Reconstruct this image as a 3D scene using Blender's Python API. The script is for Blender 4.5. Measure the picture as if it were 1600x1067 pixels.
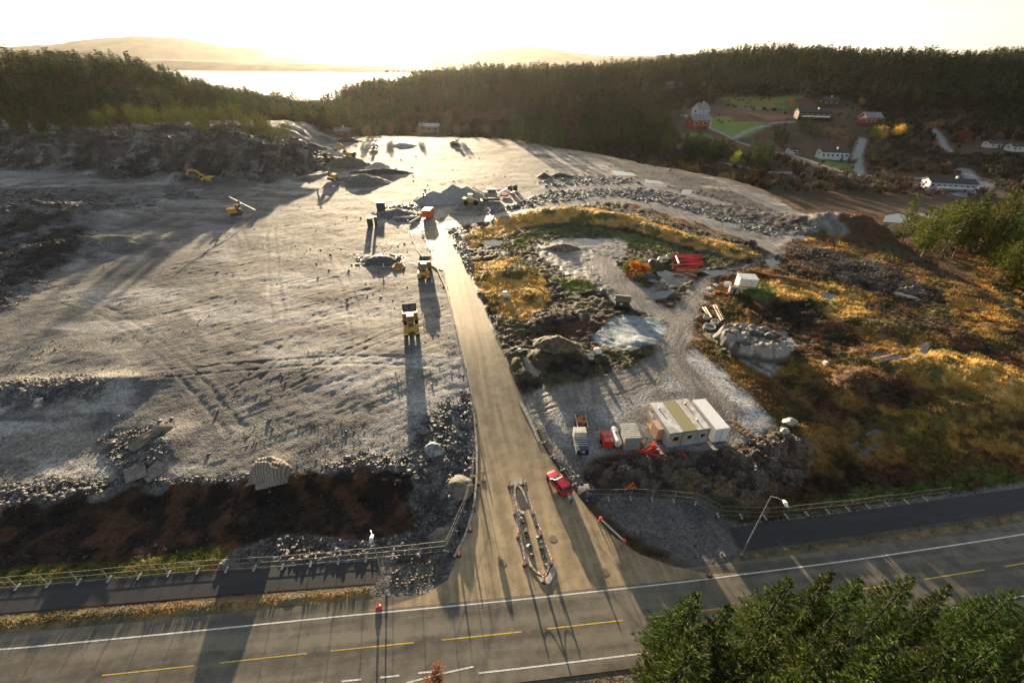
import bpy, bmesh, math, random
import numpy as np
from math import sin, cos, pi, radians, sqrt, atan2
from mathutils import Matrix, Vector
for o in list(bpy.data.objects): bpy.data.objects.remove(o)
scn = bpy.context.scene
COL = scn.collection
random.seed(7); RNG = np.random.default_rng(11)

# ---------------------------------------------------------------- camera, world, sun, exposure
F = 688.; PITCH = radians(32.5); ROLL = radians(1.0); CH = 48.
Rm = np.array((Matrix.Rotation(pi/2-PITCH, 3, 'X') @ Matrix.Rotation(ROLL, 3, 'Z')))
cam = bpy.data.cameras.new('camera'); camo = bpy.data.objects.new('camera', cam); COL.objects.link(camo)
cam.sensor_width = 36; cam.lens = 36*F/1600; cam.clip_start = .5; cam.clip_end = 60000
camo.matrix_world = Matrix.Translation((0, 0, CH)) @ (Matrix.Rotation(pi/2-PITCH, 4, 'X') @ Matrix.Rotation(ROLL, 4, 'Z'))
scn.camera = camo
SUN_AZ = radians(-13.3); SUN_EL = radians(6.8)       # azimuth from +Y, clockwise positive
SD = Vector((sin(SUN_AZ)*cos(SUN_EL), cos(SUN_AZ)*cos(SUN_EL), sin(SUN_EL)))
w = bpy.data.worlds.new("World"); scn.world = w; w.use_nodes = True
nt = w.node_tree; bg = nt.nodes['Background']
sky = nt.nodes.new('ShaderNodeTexSky'); sky.sky_type = 'NISHITA'; sky.sun_disc = False
sky.sun_elevation = SUN_EL; sky.sun_rotation = SUN_AZ; sky.altitude = 50; sky.dust_density = .8; sky.air_density = 1.0; sky.ozone_density = 1.0
hs = nt.nodes.new('ShaderNodeHueSaturation'); hs.inputs['Saturation'].default_value = .55
nt.links.new(sky.outputs[0], hs.inputs['Color']); nt.links.new(hs.outputs[0], bg.inputs[0]); bg.inputs[1].default_value = .065
sl = bpy.data.lights.new('sun', 'SUN'); sl.energy = 5.0; sl.angle = radians(.5); sl.color = (1, .77, .49)
so = bpy.data.objects.new('sun', sl); COL.objects.link(so); so.rotation_euler = SD.to_track_quat('Z', 'Y').to_euler(); so.location = (-60, 260, 90)
scn.view_settings.view_transform = 'Standard'; scn.view_settings.look = 'None'
scn.view_settings.exposure = 2.0; scn.view_settings.gamma = 1
scn.render.resolution_x = 1024; scn.render.resolution_y = 682
scn.cycles.max_bounces = 5; scn.cycles.volume_bounces = 0

# ---------------------------------------------------------------- measuring the photograph: pixel -> world
def ray(px, py): return Rm @ np.array([(px-800)/F, (533.5-py)/F, -1.])
def G(px, py, z=0.):
    d = ray(px, py); t = (z-CH)/d[2]; return np.array([d[0]*t, d[1]*t, z])
def W(px, py, y):
    d = ray(px, py); t = y/d[1]; return np.array([d[0]*t, y, CH+d[2]*t])
def proj(x, y, z):
    v = np.stack([np.asarray(x, float), np.asarray(y, float), np.asarray(z, float)-CH], -1) @ Rm
    return 800+F*v[..., 0]/-v[..., 2], 533.5-F*v[..., 1]/-v[..., 2], -v[..., 2]

# ---------------------------------------------------------------- noise
def _h(ix, iy, s):
    n = (ix*374761393 + iy*668265263 + s*1442695041) & 0xffffffff
    n = ((n ^ (n >> 13))*1274126177) & 0xffffffff
    return ((n ^ (n >> 16)) & 0xffffff)/16777215.
def vn(x, y, s=0):
    x = np.asarray(x, float); y = np.asarray(y, float)
    ix = np.floor(x).astype(np.int64); iy = np.floor(y).astype(np.int64)
    fx = x-ix; fy = y-iy; fx = fx*fx*fx*(fx*(fx*6-15)+10); fy = fy*fy*fy*(fy*(fy*6-15)+10)
    a = _h(ix, iy, s); b = _h(ix+1, iy, s); c = _h(ix, iy+1, s); d = _h(ix+1, iy+1, s)
    return (a*(1-fx)+b*fx)*(1-fy)+(c*(1-fx)+d*fx)*fy
def fbm(x, y, o=4, s=0, g=.5):
    r = 0; a = 1; t = 0
    for i in range(o):
        r = r+a*vn(x*2.03**i*(1)+i*17.3, y*2.03**i-i*9.1, s+i*7); t += a; a *= g
    return r/t
def sst(a, b, x): t = np.clip((x-a)/(b-a), 0, 1); return t*t*(3-2*t)
def seg_dist(X, Y, P, closed=False):
    """distance to a polyline, and the parameter (index + fraction) of the nearest point"""
    best = np.full(X.shape, 1e18); par = np.zeros(X.shape); n = len(P)
    for i in range(n if closed else n-1):
        ax, ay = P[i][:2]; bx, by = P[(i+1) % n][:2]; dx, dy = bx-ax, by-ay; L = dx*dx+dy*dy+1e-9
        t = np.clip(((X-ax)*dx+(Y-ay)*dy)/L, 0, 1); d = (X-ax-t*dx)**2+(Y-ay-t*dy)**2
        m = d < best; best = np.where(m, d, best); par = np.where(m, i+t, par)
    return np.sqrt(best), par
def inside(X, Y, P):
    r = np.zeros(X.shape, bool); n = len(P)
    for i in range(n):
        ax, ay = P[i][:2]; bx, by = P[(i+1) % n][:2]
        if ay == by: continue
        r ^= ((ay > Y) != (by > Y)) & (X < (bx-ax)*(Y-ay)/(by-ay)+ax)
    return r
def sd(X, Y, P):
    d, _ = seg_dist(X, Y, P, True); return np.where(inside(X, Y, P), d, -d)
def interp_par(par, vals):
    vals = np.asarray(vals, float); i = np.clip(np.floor(par).astype(int), 0, len(vals)-1); j = np.minimum(i+1, len(vals)-1)
    f = par-i; return vals[i]*(1-f)+vals[j]*f

# ---------------------------------------------------------------- relief of the land
def pl(z, *pts): return [tuple(G(a, b, z)[:2]) for a, b in pts]
PLATEAU = [(-900, 34), (-66, 36.5)] + pl(2, (0, 772), (180, 757), (400, 738), (640, 732), (700, 735)) + [(-8, 38), (-4, 44), (6, 52)] + \
    pl(1.8, (905, 735), (1000, 712), (1140, 702), (1240, 690), (1330, 660), (1480, 640), (1640, 640)) + \
    pl(1, (1640, 560), (1600, 500), (1480, 440), (1400, 400), (1310, 362), (1200, 306), (1130, 283), (1000, 260), (900, 239), (800, 221), (600, 217), (530, 220)) + \
    [(-150, 330), (-230, 300), (-900, 300)]
def ridge(pts, tree, wn, wf): return ([tuple(W(a, b, d)-np.array([0, 0, tree])) for a, b, d in pts], wn, wf)
RIDGES = [
    ridge([(-250, 70, 380), (0, 84, 400), (100, 84, 400), (200, 98, 400), (280, 122, 420), (350, 140, 430), (430, 162, 440), (500, 184, 450), (540, 200, 460)], 10.5, 105, 110),
    ridge([(490, 186, 700), (560, 132, 700), (610, 120, 690), (660, 116, 680), (710, 110, 650), (760, 106, 620), (820, 110, 600), (880, 146, 560)], 10, 120, 260),
    ridge([(870, 128, 1100), (950, 112, 1000), (1050, 104, 950), (1100, 98, 900), (1150, 84, 850), (1210, 74, 800), (1270, 82, 720), (1350, 78, 680), (1450, 84, 640), (1600, 92, 600), (1800, 96, 560)], 10, 250, 400),
    ridge([(860, 130, 610), (900, 118, 680), (950, 104, 720), (1050, 100, 740), (1110, 97, 760)], 9, 105, 250),
    ridge([(1540, 80, 950), (1600, 72, 900), (1700, 70, 850)], 14, 200, 300),
    ridge([(1080, 192, 430), (1150, 176, 470), (1270, 182, 440), (1350, 186, 430)], 0, 85, 100),
]
KN = [(-420, 262, 13), (-330, 258, 14)] + [tuple(W(a, b, d)) for a, b, d in [(0, 222, 245), (100, 212, 248), (230, 210, 242), (330, 212, 236), (400, 226, 226)]]
ROAD_L = [(672, 354), (690, 400), (697, 450), (712, 510), (728, 575), (740, 632), (745, 700), (745, 745), (740, 795), (722, 850)]
ROAD_R = [(688, 350), (718, 400), (740, 440), (770, 520), (797, 580), (822, 640), (850, 700), (880, 745), (915, 790), (955, 835)]
def zroad(y): return 2.2*sst(34, 78, y)
def Gr(px, py):
    z = 0.
    for _ in range(12): p = G(px, py, z); z = .5*z+.5*float(zroad(p[1]))
    return np.array([p[0], p[1], zroad(p[1])])
RL = [Gr(*p) for p in ROAD_L]; RR = [Gr(*p) for p in ROAD_R]
RC = [(a+b)/2 for a, b in zip(RL, RR)]; RWID = [np.hypot(*(a-b)[:2])/2 for a, b in zip(RL, RR)]
JUNC = pl(0, (575, 955), (625, 940), (690, 910), (735, 820), (900, 780), (960, 830), (1000, 862), (1105, 893), (1160, 900), (1160, 960), (575, 990))
MAIN = [(-140, 12.9), (-49, 15.9), (-33, 17.65), (-17, 19.5), (0, 21.3), (19.5, 23.65), (40.5, 26.6), (60, 29.7), (110, 38.5), (220, 60)]
BLOBS = [  # px, py, z, height, rx, ry, angle
    (1345, 600, 3, 2.6, 4.5, 3.2, .3), (1500, 590, 3, 2.2, 13, 7, -.3), (1240, 470, 3, 1.6, 9, 4, -.5), (1170, 545, 3, 1.8, 6, 4, -.4),
    (1320, 375, 0, 5.5, 20, 8, -.75), (870, 560, 2, 2.2, 5, 3, .2), (800, 430, 2, 1.5, 6, 5, 0), (860, 340, 2, 2.2, 14, 6, .25), (950, 345, 2, 2.4, 16, 6, -.25), (1060, 375, 2, 2.0, 20, 5, -.75),
    (980, 740, 2, 1.3, 4, 2.2, .2), (1090, 725, 2, 1.0, 7, 2.2, .1), (1190, 725, 2, 1.6, 5, 3, .4), (820, 460, 2, 1.0, 6, 7, 0), (1020, 415, 2, .9, 3.5, 3, 0),
    (860, 500, 2, 1.1, 7, 4, .3), (1400, 520, 2.5, 1.3, 16, 5, -.3), (1560, 660, 2.5, 1.6, 10, 5, 0), (130, 385, 3, 3.0, 16, 7, .5), (60, 345, 3, 6, 22, 10, .5), (230, 318, 3, 2.2, 15, 4, .2),
    (250, 690, 2, 1.0, 3, 5, .2), (40, 610, 2, 1.2, 10, 3, .1), (170, 600, 2, .9, 7, 2.5, .2), (1000, 540, 2, .8, 4, 4, 0)]
BLOBW = [(*G(a, b, z)[:2], A, rx, ry, an) for a, b, z, A, rx, ry, an in BLOBS]
def macro(X, Y):
    X = np.asarray(X, float); Y = np.asarray(Y, float)
    # open country: slopes down to the fjord beyond the hills
    base = -5+5.5*sst(140, 45, Y)*sst(-400, 100, X+0*Y) - 62*sst(620, 1250, Y) - 3*sst(150, 260, X)*sst(120, 200, Y)
    base = base + 3*(fbm(X/60, Y/60, 3, 5)-.5)*sst(120, 220, Y) - 5*sst(240, 330, Y)*sst(-120, -20, X)*sst(120, 60, X)
    acc = 0
    for P, wn, wf in RIDGES:
        d, par = seg_dist(X, Y, P); zt = np.maximum(interp_par(par, [p[2] for p in P])-base, 0)
        yr = interp_par(par, [p[1] for p in P]); ww = np.where(Y < yr, wn, wf)
        acc = acc+(zt*np.exp(-(d/ww)**2))**5
    base = base+np.maximum(acc, 1e-12)**.2*(1+.0*X)+4*(fbm(X/45, Y/45, 3, 9)-.5)*sst(300, 400, Y)
    s = sd(X+4*(fbm(X/9, Y/9, 2, 3)-.5), Y+4*(fbm(X/9, Y/9, 2, 4)-.5), PLATEAU)
    wd = np.where(Y < 60, 3.2, 12.)
    near = sst(60, 45, Y)
    m = sst(-wd, .0, s)
    plat = 1.2+1.0*sst(38, 66, Y)+.5*(fbm(X/14, Y/14, 3, 21)-.5)+1.0*sst(150, 330, Y)*(fbm(X/50, Y/50, 2, 2))
    lowz = np.where(Y < 45, 0.0, base); lowz = base*(1-near)+near*0.0
    h = lowz*(1-m)+plat*m
    # right-hand moor inside the plateau line is rougher
    mr = sst(-3, 6, X-(30+.30*(Y-40)))*sst(36, 52, Y)*sst(150, 120, Y)
    h = h+mr*(1.5*(fbm(X/11, Y/11, 3, 31)-.45)+.5)*m
    # rock knoll with a cut face on the left
    d, par = seg_dist(X, Y, KN); yk = interp_par(par, [p[1] for p in KN]); zk = interp_par(par, [p[2] for p in KN])
    n = fbm(X/16, Y/16, 4, 41)
    dn = d+14*(n-.5)
    prof_near = sst(44, 6, dn)*.62+sst(27, 17, dn+5*(fbm(X/5, Y/5, 2, 44)-.5))*.38
    prof_far = np.exp(-(np.maximum(d-60, 0)/50)**2)
    prof = np.where(Y < yk, prof_near, np.maximum(prof_near, prof_far*sst(14, -22, X+122+16*(n-.5))))
    h = np.maximum(h, -90*sst(.06, .0, prof)+2.2+(zk-2.2)*prof-2.5*(fbm(X/7, Y/7, 3, 46)-.5)*sst(.02, .3, prof)*sst(1.01, .7, prof)*2)
    for bx, by, A, rx, ry, an in BLOBW:
        u = ((X-bx)*cos(an)+(Y-by)*sin(an))/rx; v = (-(X-bx)*sin(an)+(Y-by)*cos(an))/ry
        q = u*u+v*v; mk = q < 9
        h = h+np.where(mk, A*np.exp(-q*1.1)*(1+.5*(fbm(X/2.5, Y/2.5, 3, 51)-.5)), 0)
    # flat road corridors
    d, par = seg_dist(X, Y, RC); hw = interp_par(par, RWID)
    k = sst(4.5, 1.0, d-hw)*sst(24, 30, Y); h = h*(1-k)+(zroad(Y)-.04)*k
    d, par = seg_dist(X, Y, MAIN); k = sst(9.5, 5.5, d); h = h*(1-k)+(-.04)*k
    k = sst(-1.5, .3, sd(X, Y, JUNC)); h = h*(1-k)+(zroad(Y)-.04)*k
    return h
TS = np.concatenate([np.linspace(8, 60, 140), np.linspace(60.5, 200, 200), np.geomspace(201, 2500, 400)])
def GT(px, py):
    d = ray(px, py); t = TS/d[1]; x = d[0]*t; z = CH+d[2]*t; h = macro(x, TS)
    b = np.nonzero(z < h)[0]
    if len(b) == 0: return np.array([x[-1], TS[-1], h[-1]])
    i = max(b[0], 1); a0 = z[i-1]-h[i-1]; a1 = z[i]-h[i]; f = a0/(a0-a1+1e-9)
    y = TS[i-1]+(TS[i]-TS[i-1])*f; t = y/d[1]
    return np.array([d[0]*t, y, CH+d[2]*t])
def gp(*pts): return [tuple(GT(a, b)[:2]) for a, b in pts]
# ---------------------------------------------------------------- mesh + material helpers
def mk_mesh(name, V, Fc, mat=None, smooth=False, cols=None, attrs=None):
    me = bpy.data.meshes.new(name)
    V = np.asarray(V, np.float32)
    if isinstance(Fc, np.ndarray):
        k = Fc.shape[1]; me.vertices.add(len(V)); me.vertices.foreach_set('co', V.ravel())
        me.loops.add(Fc.size); me.loops.foreach_set('vertex_index', Fc.astype(np.int32).ravel())
        me.polygons.add(len(Fc)); me.polygons.foreach_set('loop_start', np.arange(0, Fc.size, k, dtype=np.int32))
        me.update(calc_edges=True)
    else:
        me.from_pydata(V.tolist(), [], Fc)
    if smooth: me.polygons.foreach_set('use_smooth', np.ones(len(me.polygons), bool))
    if mat:
        for m in (mat if isinstance(mat, (list, tuple)) else [mat]): me.materials.append(m)
    if cols is not None:
        a = me.attributes.new('Col', 'FLOAT_COLOR', 'POINT'); c = np.ones((len(V), 4), np.float32); c[:, :3] = cols; a.data.foreach_set('color', c.ravel())
    for k, v in (attrs or {}).items():
        a = me.attributes.new(k, 'FLOAT', 'POINT'); a.data.foreach_set('value', np.asarray(v, np.float32))
    return me
def link(name, me, parent=None, loc=None):
    o = bpy.data.objects.new(name, me); COL.objects.link(o)
    if parent is not None: o.parent = parent
    if loc is not None: o.location = tuple(loc)
    return o
def tag(o, label=None, cat=None, group=None, kind=None):
    if label: o['label'] = label
    if cat: o['category'] = cat
    if group: o['group'] = group
    if kind: o['kind'] = kind
    return o
def nodes(m): m.use_nodes = True; return m.node_tree, m.node_tree.nodes, m.node_tree.links
MATS = {}
def mat(name, c, rough=.6, metal=0., vary=.12, scale=3., bump=0., spec=.5, alpha=1., c2=None):
    if name in MATS: return MATS[name]
    m = bpy.data.materials.new(name); t, n, l = nodes(m); b = n['Principled BSDF']; MATS[name] = m
    b.inputs['Roughness'].default_value = rough; b.inputs['Metallic'].default_value = metal; b.inputs['Specular IOR Level'].default_value = spec
    tc = n.new('ShaderNodeTexCoord'); nz = n.new('ShaderNodeTexNoise'); nz.inputs['Scale'].default_value = scale; nz.inputs['Detail'].default_value = 5
    l.new(tc.outputs['Object'], nz.inputs['Vector'])
    mx = n.new('ShaderNodeMix'); mx.data_type = 'RGBA'
    lo = c2 if c2 else tuple(max(0, k*(1-vary*2.2)) for k in c)
    mx.inputs['A'].default_value = (*lo, 1); mx.inputs['B'].default_value = (*[min(1, k*(1+vary*.6)) for k in c], 1)
    r = n.new('ShaderNodeMapRange'); r.inputs['From Min'].default_value = .35; r.inputs['From Max'].default_value = .62
    l.new(nz.outputs['Fac'], r.inputs['Value']); l.new(r.outputs[0], mx.inputs['Factor']); l.new(mx.outputs['Result'], b.inputs['Base Color'])
    if bump:
        bp = n.new('ShaderNodeBump'); bp.inputs['Strength'].default_value = bump; bp.inputs['Distance'].default_value = .05
        l.new(nz.outputs['Fac'], bp.inputs['Height']); l.new(bp.outputs[0], b.inputs['Normal'])
    if alpha < 1: b.inputs['Alpha'].default_value = alpha
    return m
def colattr_mat(name, rough=.8, vary=.3, scale=3., spec=.3, trans=0., objrand=0.):
    if name in MATS: return MATS[name]
    m = bpy.data.materials.new(name); t, n, l = nodes(m); b = n['Principled BSDF']; MATS[name] = m
    a = n.new('ShaderNodeAttribute'); a.attribute_name = 'Col'
    nz = n.new('ShaderNodeTexNoise'); nz.inputs['Scale'].default_value = scale; nz.inputs['Detail'].default_value = 4
    tc = n.new('ShaderNodeTexCoord'); l.new(tc.outputs['Object'], nz.inputs['Vector'])
    r = n.new('ShaderNodeMapRange'); r.inputs['From Min'].default_value = .3; r.inputs['From Max'].default_value = .7
    r.inputs['To Min'].default_value = 1-vary; r.inputs['To Max'].default_value = 1+vary; l.new(nz.outputs['Fac'], r.inputs['Value'])
    v = n.new('ShaderNodeVectorMath'); v.operation = 'SCALE'; l.new(a.outputs['Color'], v.inputs[0]); l.new(r.outputs[0], v.inputs['Scale'])
    out = v.outputs[0]
    if objrand:
        oi = n.new('ShaderNodeObjectInfo'); hs = n.new('ShaderNodeHueSaturation')
        r1 = n.new('ShaderNodeMapRange'); r1.inputs['To Min'].default_value = 1-objrand; r1.inputs['To Max'].default_value = 1+objrand*1.3
        l.new(oi.outputs['Random'], r1.inputs['Value']); l.new(r1.outputs[0], hs.inputs['Value']); 
        r2 = n.new('ShaderNodeMapRange'); r2.inputs['To Min'].default_value = .47; r2.inputs['To Max'].default_value = .515
        l.new(oi.outputs['Random'], r2.inputs['Value']); l.new(r2.outputs[0], hs.inputs['Hue']); l.new(out, hs.inputs['Color']); out = hs.outputs[0]
    l.new(out, b.inputs['Base Color']); b.inputs['Roughness'].default_value = rough; b.inputs['Specular IOR Level'].default_value = spec
    if trans:
        tr = n.new('ShaderNodeBsdfTranslucent'); l.new(out, tr.inputs['Color']); ms = n.new('ShaderNodeMixShader'); ms.inputs[0].default_value = trans
        l.new(b.outputs[0], ms.inputs[1]); l.new(tr.outputs[0], ms.inputs[2]); l.new(ms.outputs[0], n['Material Output'].inputs['Surface'])
    return m

# ---------------------------------------------------------------- the ground: one sheet, finer where it is near
def axis(lo, a, b, hi, s, g):
    r = list(np.arange(a, b, s)); st = s
    x = r[-1]
    while x < hi: st *= 1+g; x += st; r.append(x)
    L = []; st = s; x = a
    while x > lo: st *= 1+g; x -= st; L.append(x)
    return np.array(L[::-1]+r)
GX = axis(-1700, -72, 84, 1700, .29, .011); GY = axis(-150, 13, 104, 2300, .29, .0115)
X, Y = np.meshgrid(GX, GY)
Hm = macro(X, Y)
C = np.zeros(X.shape+(3,)); STN = np.zeros(X.shape); RGH = np.full(X.shape, .9); RUB = np.zeros(X.shape); GRS = np.zeros(X.shape); DZ = np.zeros(X.shape)
n1 = fbm(X/25, Y/25, 4, 61); n2 = fbm(X/4, Y/4, 4, 62); n3 = fbm(X/1.2, Y/1.2, 3, 63); n4 = fbm(X/.6, Y/.6, 2, 64); wx = 3*(fbm(X/3, Y/3, 3, 65)-.5); wy = 3*(fbm(X/3, Y/3, 3, 66)-.5)
def mixc(a, b, t): t = np.asarray(t)[..., None]; return np.asarray(a)*(1-t)+np.asarray(b)*t
PEAT = (.020, .013, .009); PEATR = (.055, .024, .013); BROWN = (.085, .047, .026); RUST = (.13, .05, .022); OLIVE = (.050, .052, .018); MOSS = (.07, .095, .02); GOLD = (.34, .20, .045); STRAW = (.42, .29, .10)
GR1 = (.195, .182, .162); GR2 = (.098, .097, .10); ROCK = (.15, .14, .135); RDK = (.085, .083, .085); PALE = (.36, .37, .38); MUD = (.13, .122, .115)
CA = {}
def combo(a, b, lo=.42, hi=.58, n=None): return mixc(a, b, sst(lo, hi, n2 if n is None else n))
C[:] = combo(combo(BROWN, OLIVE), combo(RUST, PEATR), .48, .62, n1)
GRS[:] = .5
DZ += sst(380, 60, Y)*.5*(n2-.5)
def zone(P, col, soft=1.5, warp=1., stn=None, rgh=None, rub=None, grs=None, dz=None, k=1.):
    P = np.array(P); mg = soft+3
    x0, y0 = P.min(0)[:2]-mg; x1, y1 = P.max(0)[:2]+mg
    i0, i1 = np.searchsorted(GX, [x0, x1]); j0, j1 = np.searchsorted(GY, [y0, y1]); S = (slice(max(j0-1, 0), j1+1), slice(max(i0-1, 0), i1+1))
    sc = np.clip(Y[S]/70, .6, 3)
    m = sst(-soft, soft, sd(X[S]+warp*wx[S]*sc, Y[S]+warp*wy[S]*sc, P.tolist()))*k
    c = col[S] if isinstance(col, np.ndarray) and col.ndim == 3 else np.asarray(col)
    C[S] = C[S]*(1-m[..., None])+c*m[..., None]
    for A, v in ((STN, stn), (RGH, rgh), (RUB, rub), (GRS, grs)):
        if v is not None: A[S] = A[S]*(1-m)+(v[S] if isinstance(v, np.ndarray) else v)*m
    if dz is not None: DZ[S] = DZ[S]*(1-m)+(dz[S] if isinstance(dz, np.ndarray) else dz)*m
    return S, m
def stroke(P, wid, col, soft=.6, rut=0., warp=.3, k=1., rgh=.5, stn=.5, rub=0, grs=0):
    P = np.array(P)[:, :2]; mg = wid+3
    x0, y0 = P.min(0)-mg; x1, y1 = P.max(0)+mg
    i0, i1 = np.searchsorted(GX, [x0, x1]); j0, j1 = np.searchsorted(GY, [y0, y1]); S = (slice(max(j0-1, 0), j1+1), slice(max(i0-1, 0), i1+1))
    d, par = seg_dist(X[S]+warp*wx[S], Y[S]+warp*wy[S], P.tolist())
    m = sst(wid/2+soft, wid/2-soft, d)*k
    c = col[S] if isinstance(col, np.ndarray) and col.ndim == 3 else np.asarray(col)
    C[S] = C[S]*(1-m[..., None])+c*m[..., None]
    for A, v in ((STN, stn), (RGH, rgh), (RUB, rub), (GRS, grs)): A[S] = A[S]*(1-m)+v*m
    f = np.zeros_like(d)
    if rut:
        for q in (wid*.16, wid*.34): f = f-rut*np.exp(-((d-q)/.22)**2)+.6*rut*np.exp(-((d-q-.45)/.2)**2)
    DZ[S] = DZ[S]*(1-m)+f*m
# -- valley
zone(gp((1109, 184), (1150, 181), (1196, 193), (1190, 203), (1149, 217), (1113, 204)), combo((.14, .22, .025), (.19, .23, .04)), 4, .5, dz=0.)
zone(gp((1126, 153), (1199, 150), (1256, 150), (1226, 163), (1176, 173), (1149, 167)), combo((.17, .18, .04), (.16, .13, .035)), 5, .5, dz=0.)
zone(gp((1060, 207), (1109, 210), (1133, 222), (1073, 226)), combo((.09, .12, .025), (.12, .13, .03)), 3, .5, dz=0.)
zone(gp((1276, 248), (1329, 257), (1330, 272), (1296, 262)), (.11, .19, .025), 2, .3, dz=0.)
zone(gp((1279, 195), (1326, 200), (1326, 219), (1283, 207)), combo((.12, .11, .03), (.13, .05, .02)), 3, .5)
zone(gp((1210, 163), (1245, 160), (1245, 170), (1215, 172)), (.09, .13, .025), 3, .3)
zone(gp((1116, 167), (1163, 170), (1189, 190), (1146, 191)), combo(RUST, (.09, .035, .02)), 4, .6)
zone(gp((1086, 128), (1140, 134), (1150, 142), (1095, 144)), combo(STRAW, RUST), 6, 1)
zone(gp((870, 150), (930, 150), (960, 165), (900, 170)), combo((.15, .12, .05), BROWN), 6, 1)
zone(gp((1176, 293), (1400, 317), (1385, 373), (1253, 350)), combo((.10, .045, .026), (.07, .04, .022)), 6, 1, grs=.7)
zone(gp((1380, 300), (1500, 310), (1480, 345), (1390, 340)), combo((.10, .075, .03), (.09, .05, .025)), 6, 1)
for pts, wd in (([(1066, 180), (1107, 200), (1145, 218), (1165, 206), (1195, 197), (1240, 190)], 4), ([(1107, 200), (1108, 180)], 5), ([(1150, 221), (1200, 236), (1240, 243), (1300, 264), (1330, 272)], 3.5),
                ([(1130, 255), (1200, 269), (1300, 273), (1410, 277), (1500, 283)], 4), ([(1348, 217), (1340, 240), (1343, 272)], 6), ([(1455, 200), (1470, 215), (1478, 232), (1495, 240)], 5), ([(1507, 265), (1525, 285), (1550, 285), (1530, 295), (1500, 305)], 7)):
    stroke(gp(*pts), wd, (.27, .27, .27), 1., warp=0, rgh=.7)
# -- the blasted site
site = combo(combo(GR1, GR2, .40, .66), (.285, .275, .265), .52, .66, fbm(X/13+9, Y/5, 4, 73))*mixc((1., 1., 1.), (.62, .64, .68), sst(.44, .60, fbm((X+.4*Y)/24, Y/9, 4, 74)))*(.86+.28*fbm(X/.8, Y/.8, 2, 71))[..., None]
u = X*.80+Y*.6; v = -X*.6+Y*.80
ruts = fbm(u/9, v/.9, 3, 81)
ruts2 = fbm((X*.3-Y*.95)/11+.3*n1, (X*.95+Y*.3)/.8, 3, 83)
sel = sst(.45, .6, fbm(X/18, Y/18, 3, 85))
site_dz = .11*((ruts*(1-sel)+ruts2*sel)-.5)+.10*(n3-.5)+.22*(n2-.5)+.06*(n4-.5)
SP = [p for p in PLATEAU if p[0] < 40 or p[1] > 130]
SITE = [(-900, 34), (-66, 36.5)] + pl(2, (0, 785), (180, 765), (400, 748), (640, 738), (720, 800), (740, 740), (742, 640), (820, 640), (800, 590), (760, 520), (735, 440), (715, 370), (740, 347), (860, 325), (960, 312), (1100, 352), (1160, 372), (1215, 392), (1240, 375), (1310, 362), (1200, 306), (1130, 283), (1000, 260), (900, 239), (800, 221), (600, 217), (530, 220)) + [(-150, 330), (-230, 300), (-900, 300)]
zone(SITE, site, 1.0, .6, stn=.75, rgh=.82, grs=0., dz=site_dz, rub=.012+.14*sst(.52, .66, fbm(X/9, Y/6, 4, 75)))
# rock knoll and rubble below its face
dk, park = seg_dist(X, Y, KN)
rockc = combo(combo(combo((.055, .045, .040), (.10, .094, .09)), (.032, .026, .023), .48, .58, fbm(X/7, Y/7, 4, 91)), (.19, .187, .19), .60, .70, fbm(X/5, Y/4, 4, 92))
def terr(f, n): t9 = f*n; i9 = np.floor(t9); return (i9+sst(.55, .95, t9-i9))/n
kmask = sst(44, 30, dk+18*(n1-.5))*sst(0, 6, np.where(Y < 270, 30, -9))*sst(-80, -100, X-.0*Y)
C = mixc(C, rockc, 0) if False else C*(1-kmask[..., None])+rockc*kmask[..., None]
STN = STN*(1-kmask)+.8*kmask; RGH = RGH*(1-kmask)+.7*kmask; GRS *= 1-kmask; RUB = RUB*(1-kmask)+.9*kmask
DZ = DZ*(1-kmask)+kmask*(8.*(terr(fbm(X/13+.4*n2, Y/10, 3, 95), 11)-.5)+3.2*(terr(fbm(X/4.2, Y/3.6, 3, 96), 6)-.5)+.8*(n3-.5))
zone(pl(4, (-60, 380), (0, 300), (110, 330), (150, 370), (110, 400), (0, 470), (-60, 500)), rockc, 3, 1.5, stn=.9, rub=.9, dz=1.5*(n3-.5)+1.5*(n2-.5))
zone(pl(2.6, (-80, 285), (100, 292), (210, 300), (150, 335), (0, 350), (-80, 360)), combo(RDK, (.13, .12, .115)), 3, 2, stn=.9, rub=.8, dz=1.2*(n2-.5)+.9*(n3-.5))
zone(pl(3, (130, 330), (300, 290), (310, 305), (230, 325), (140, 345)), combo((.2, .2, .2), RDK), 2, 1, stn=.9, rub=1.)
rubc = combo(RDK, (.2, .195, .19), .4, .6, n3); rubd = .3*(n3-.5)+.3*(n4-.5)
for P in ([(-80, 590), (0, 600), (120, 590), (180, 600), (150, 622), (60, 630), (-80, 640)], [(-60, 760), (100, 740), (230, 738), (320, 735), (400, 728), (400, 745), (250, 755), (100, 772), (-60, 810)],
          [(650, 660), (735, 600), (745, 740), (735, 800), (690, 870), (645, 840), (640, 740), (560, 742), (500, 725), (560, 705), (630, 700)], [(150, 680), (200, 670), (270, 660), (260, 720), (190, 745)],
          [(552, 398), (625, 398), (630, 415), (560, 418)], [(590, 323), (650, 318), (690, 335), (690, 350), (600, 345)]):
    zone(pl(2, *P), rubc, 1., 1, stn=1., rub=1., dz=rubd, rgh=.6)
emb = combo((.13, .13, .13), (.22, .215, .21), .4, .6, n3)
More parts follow.
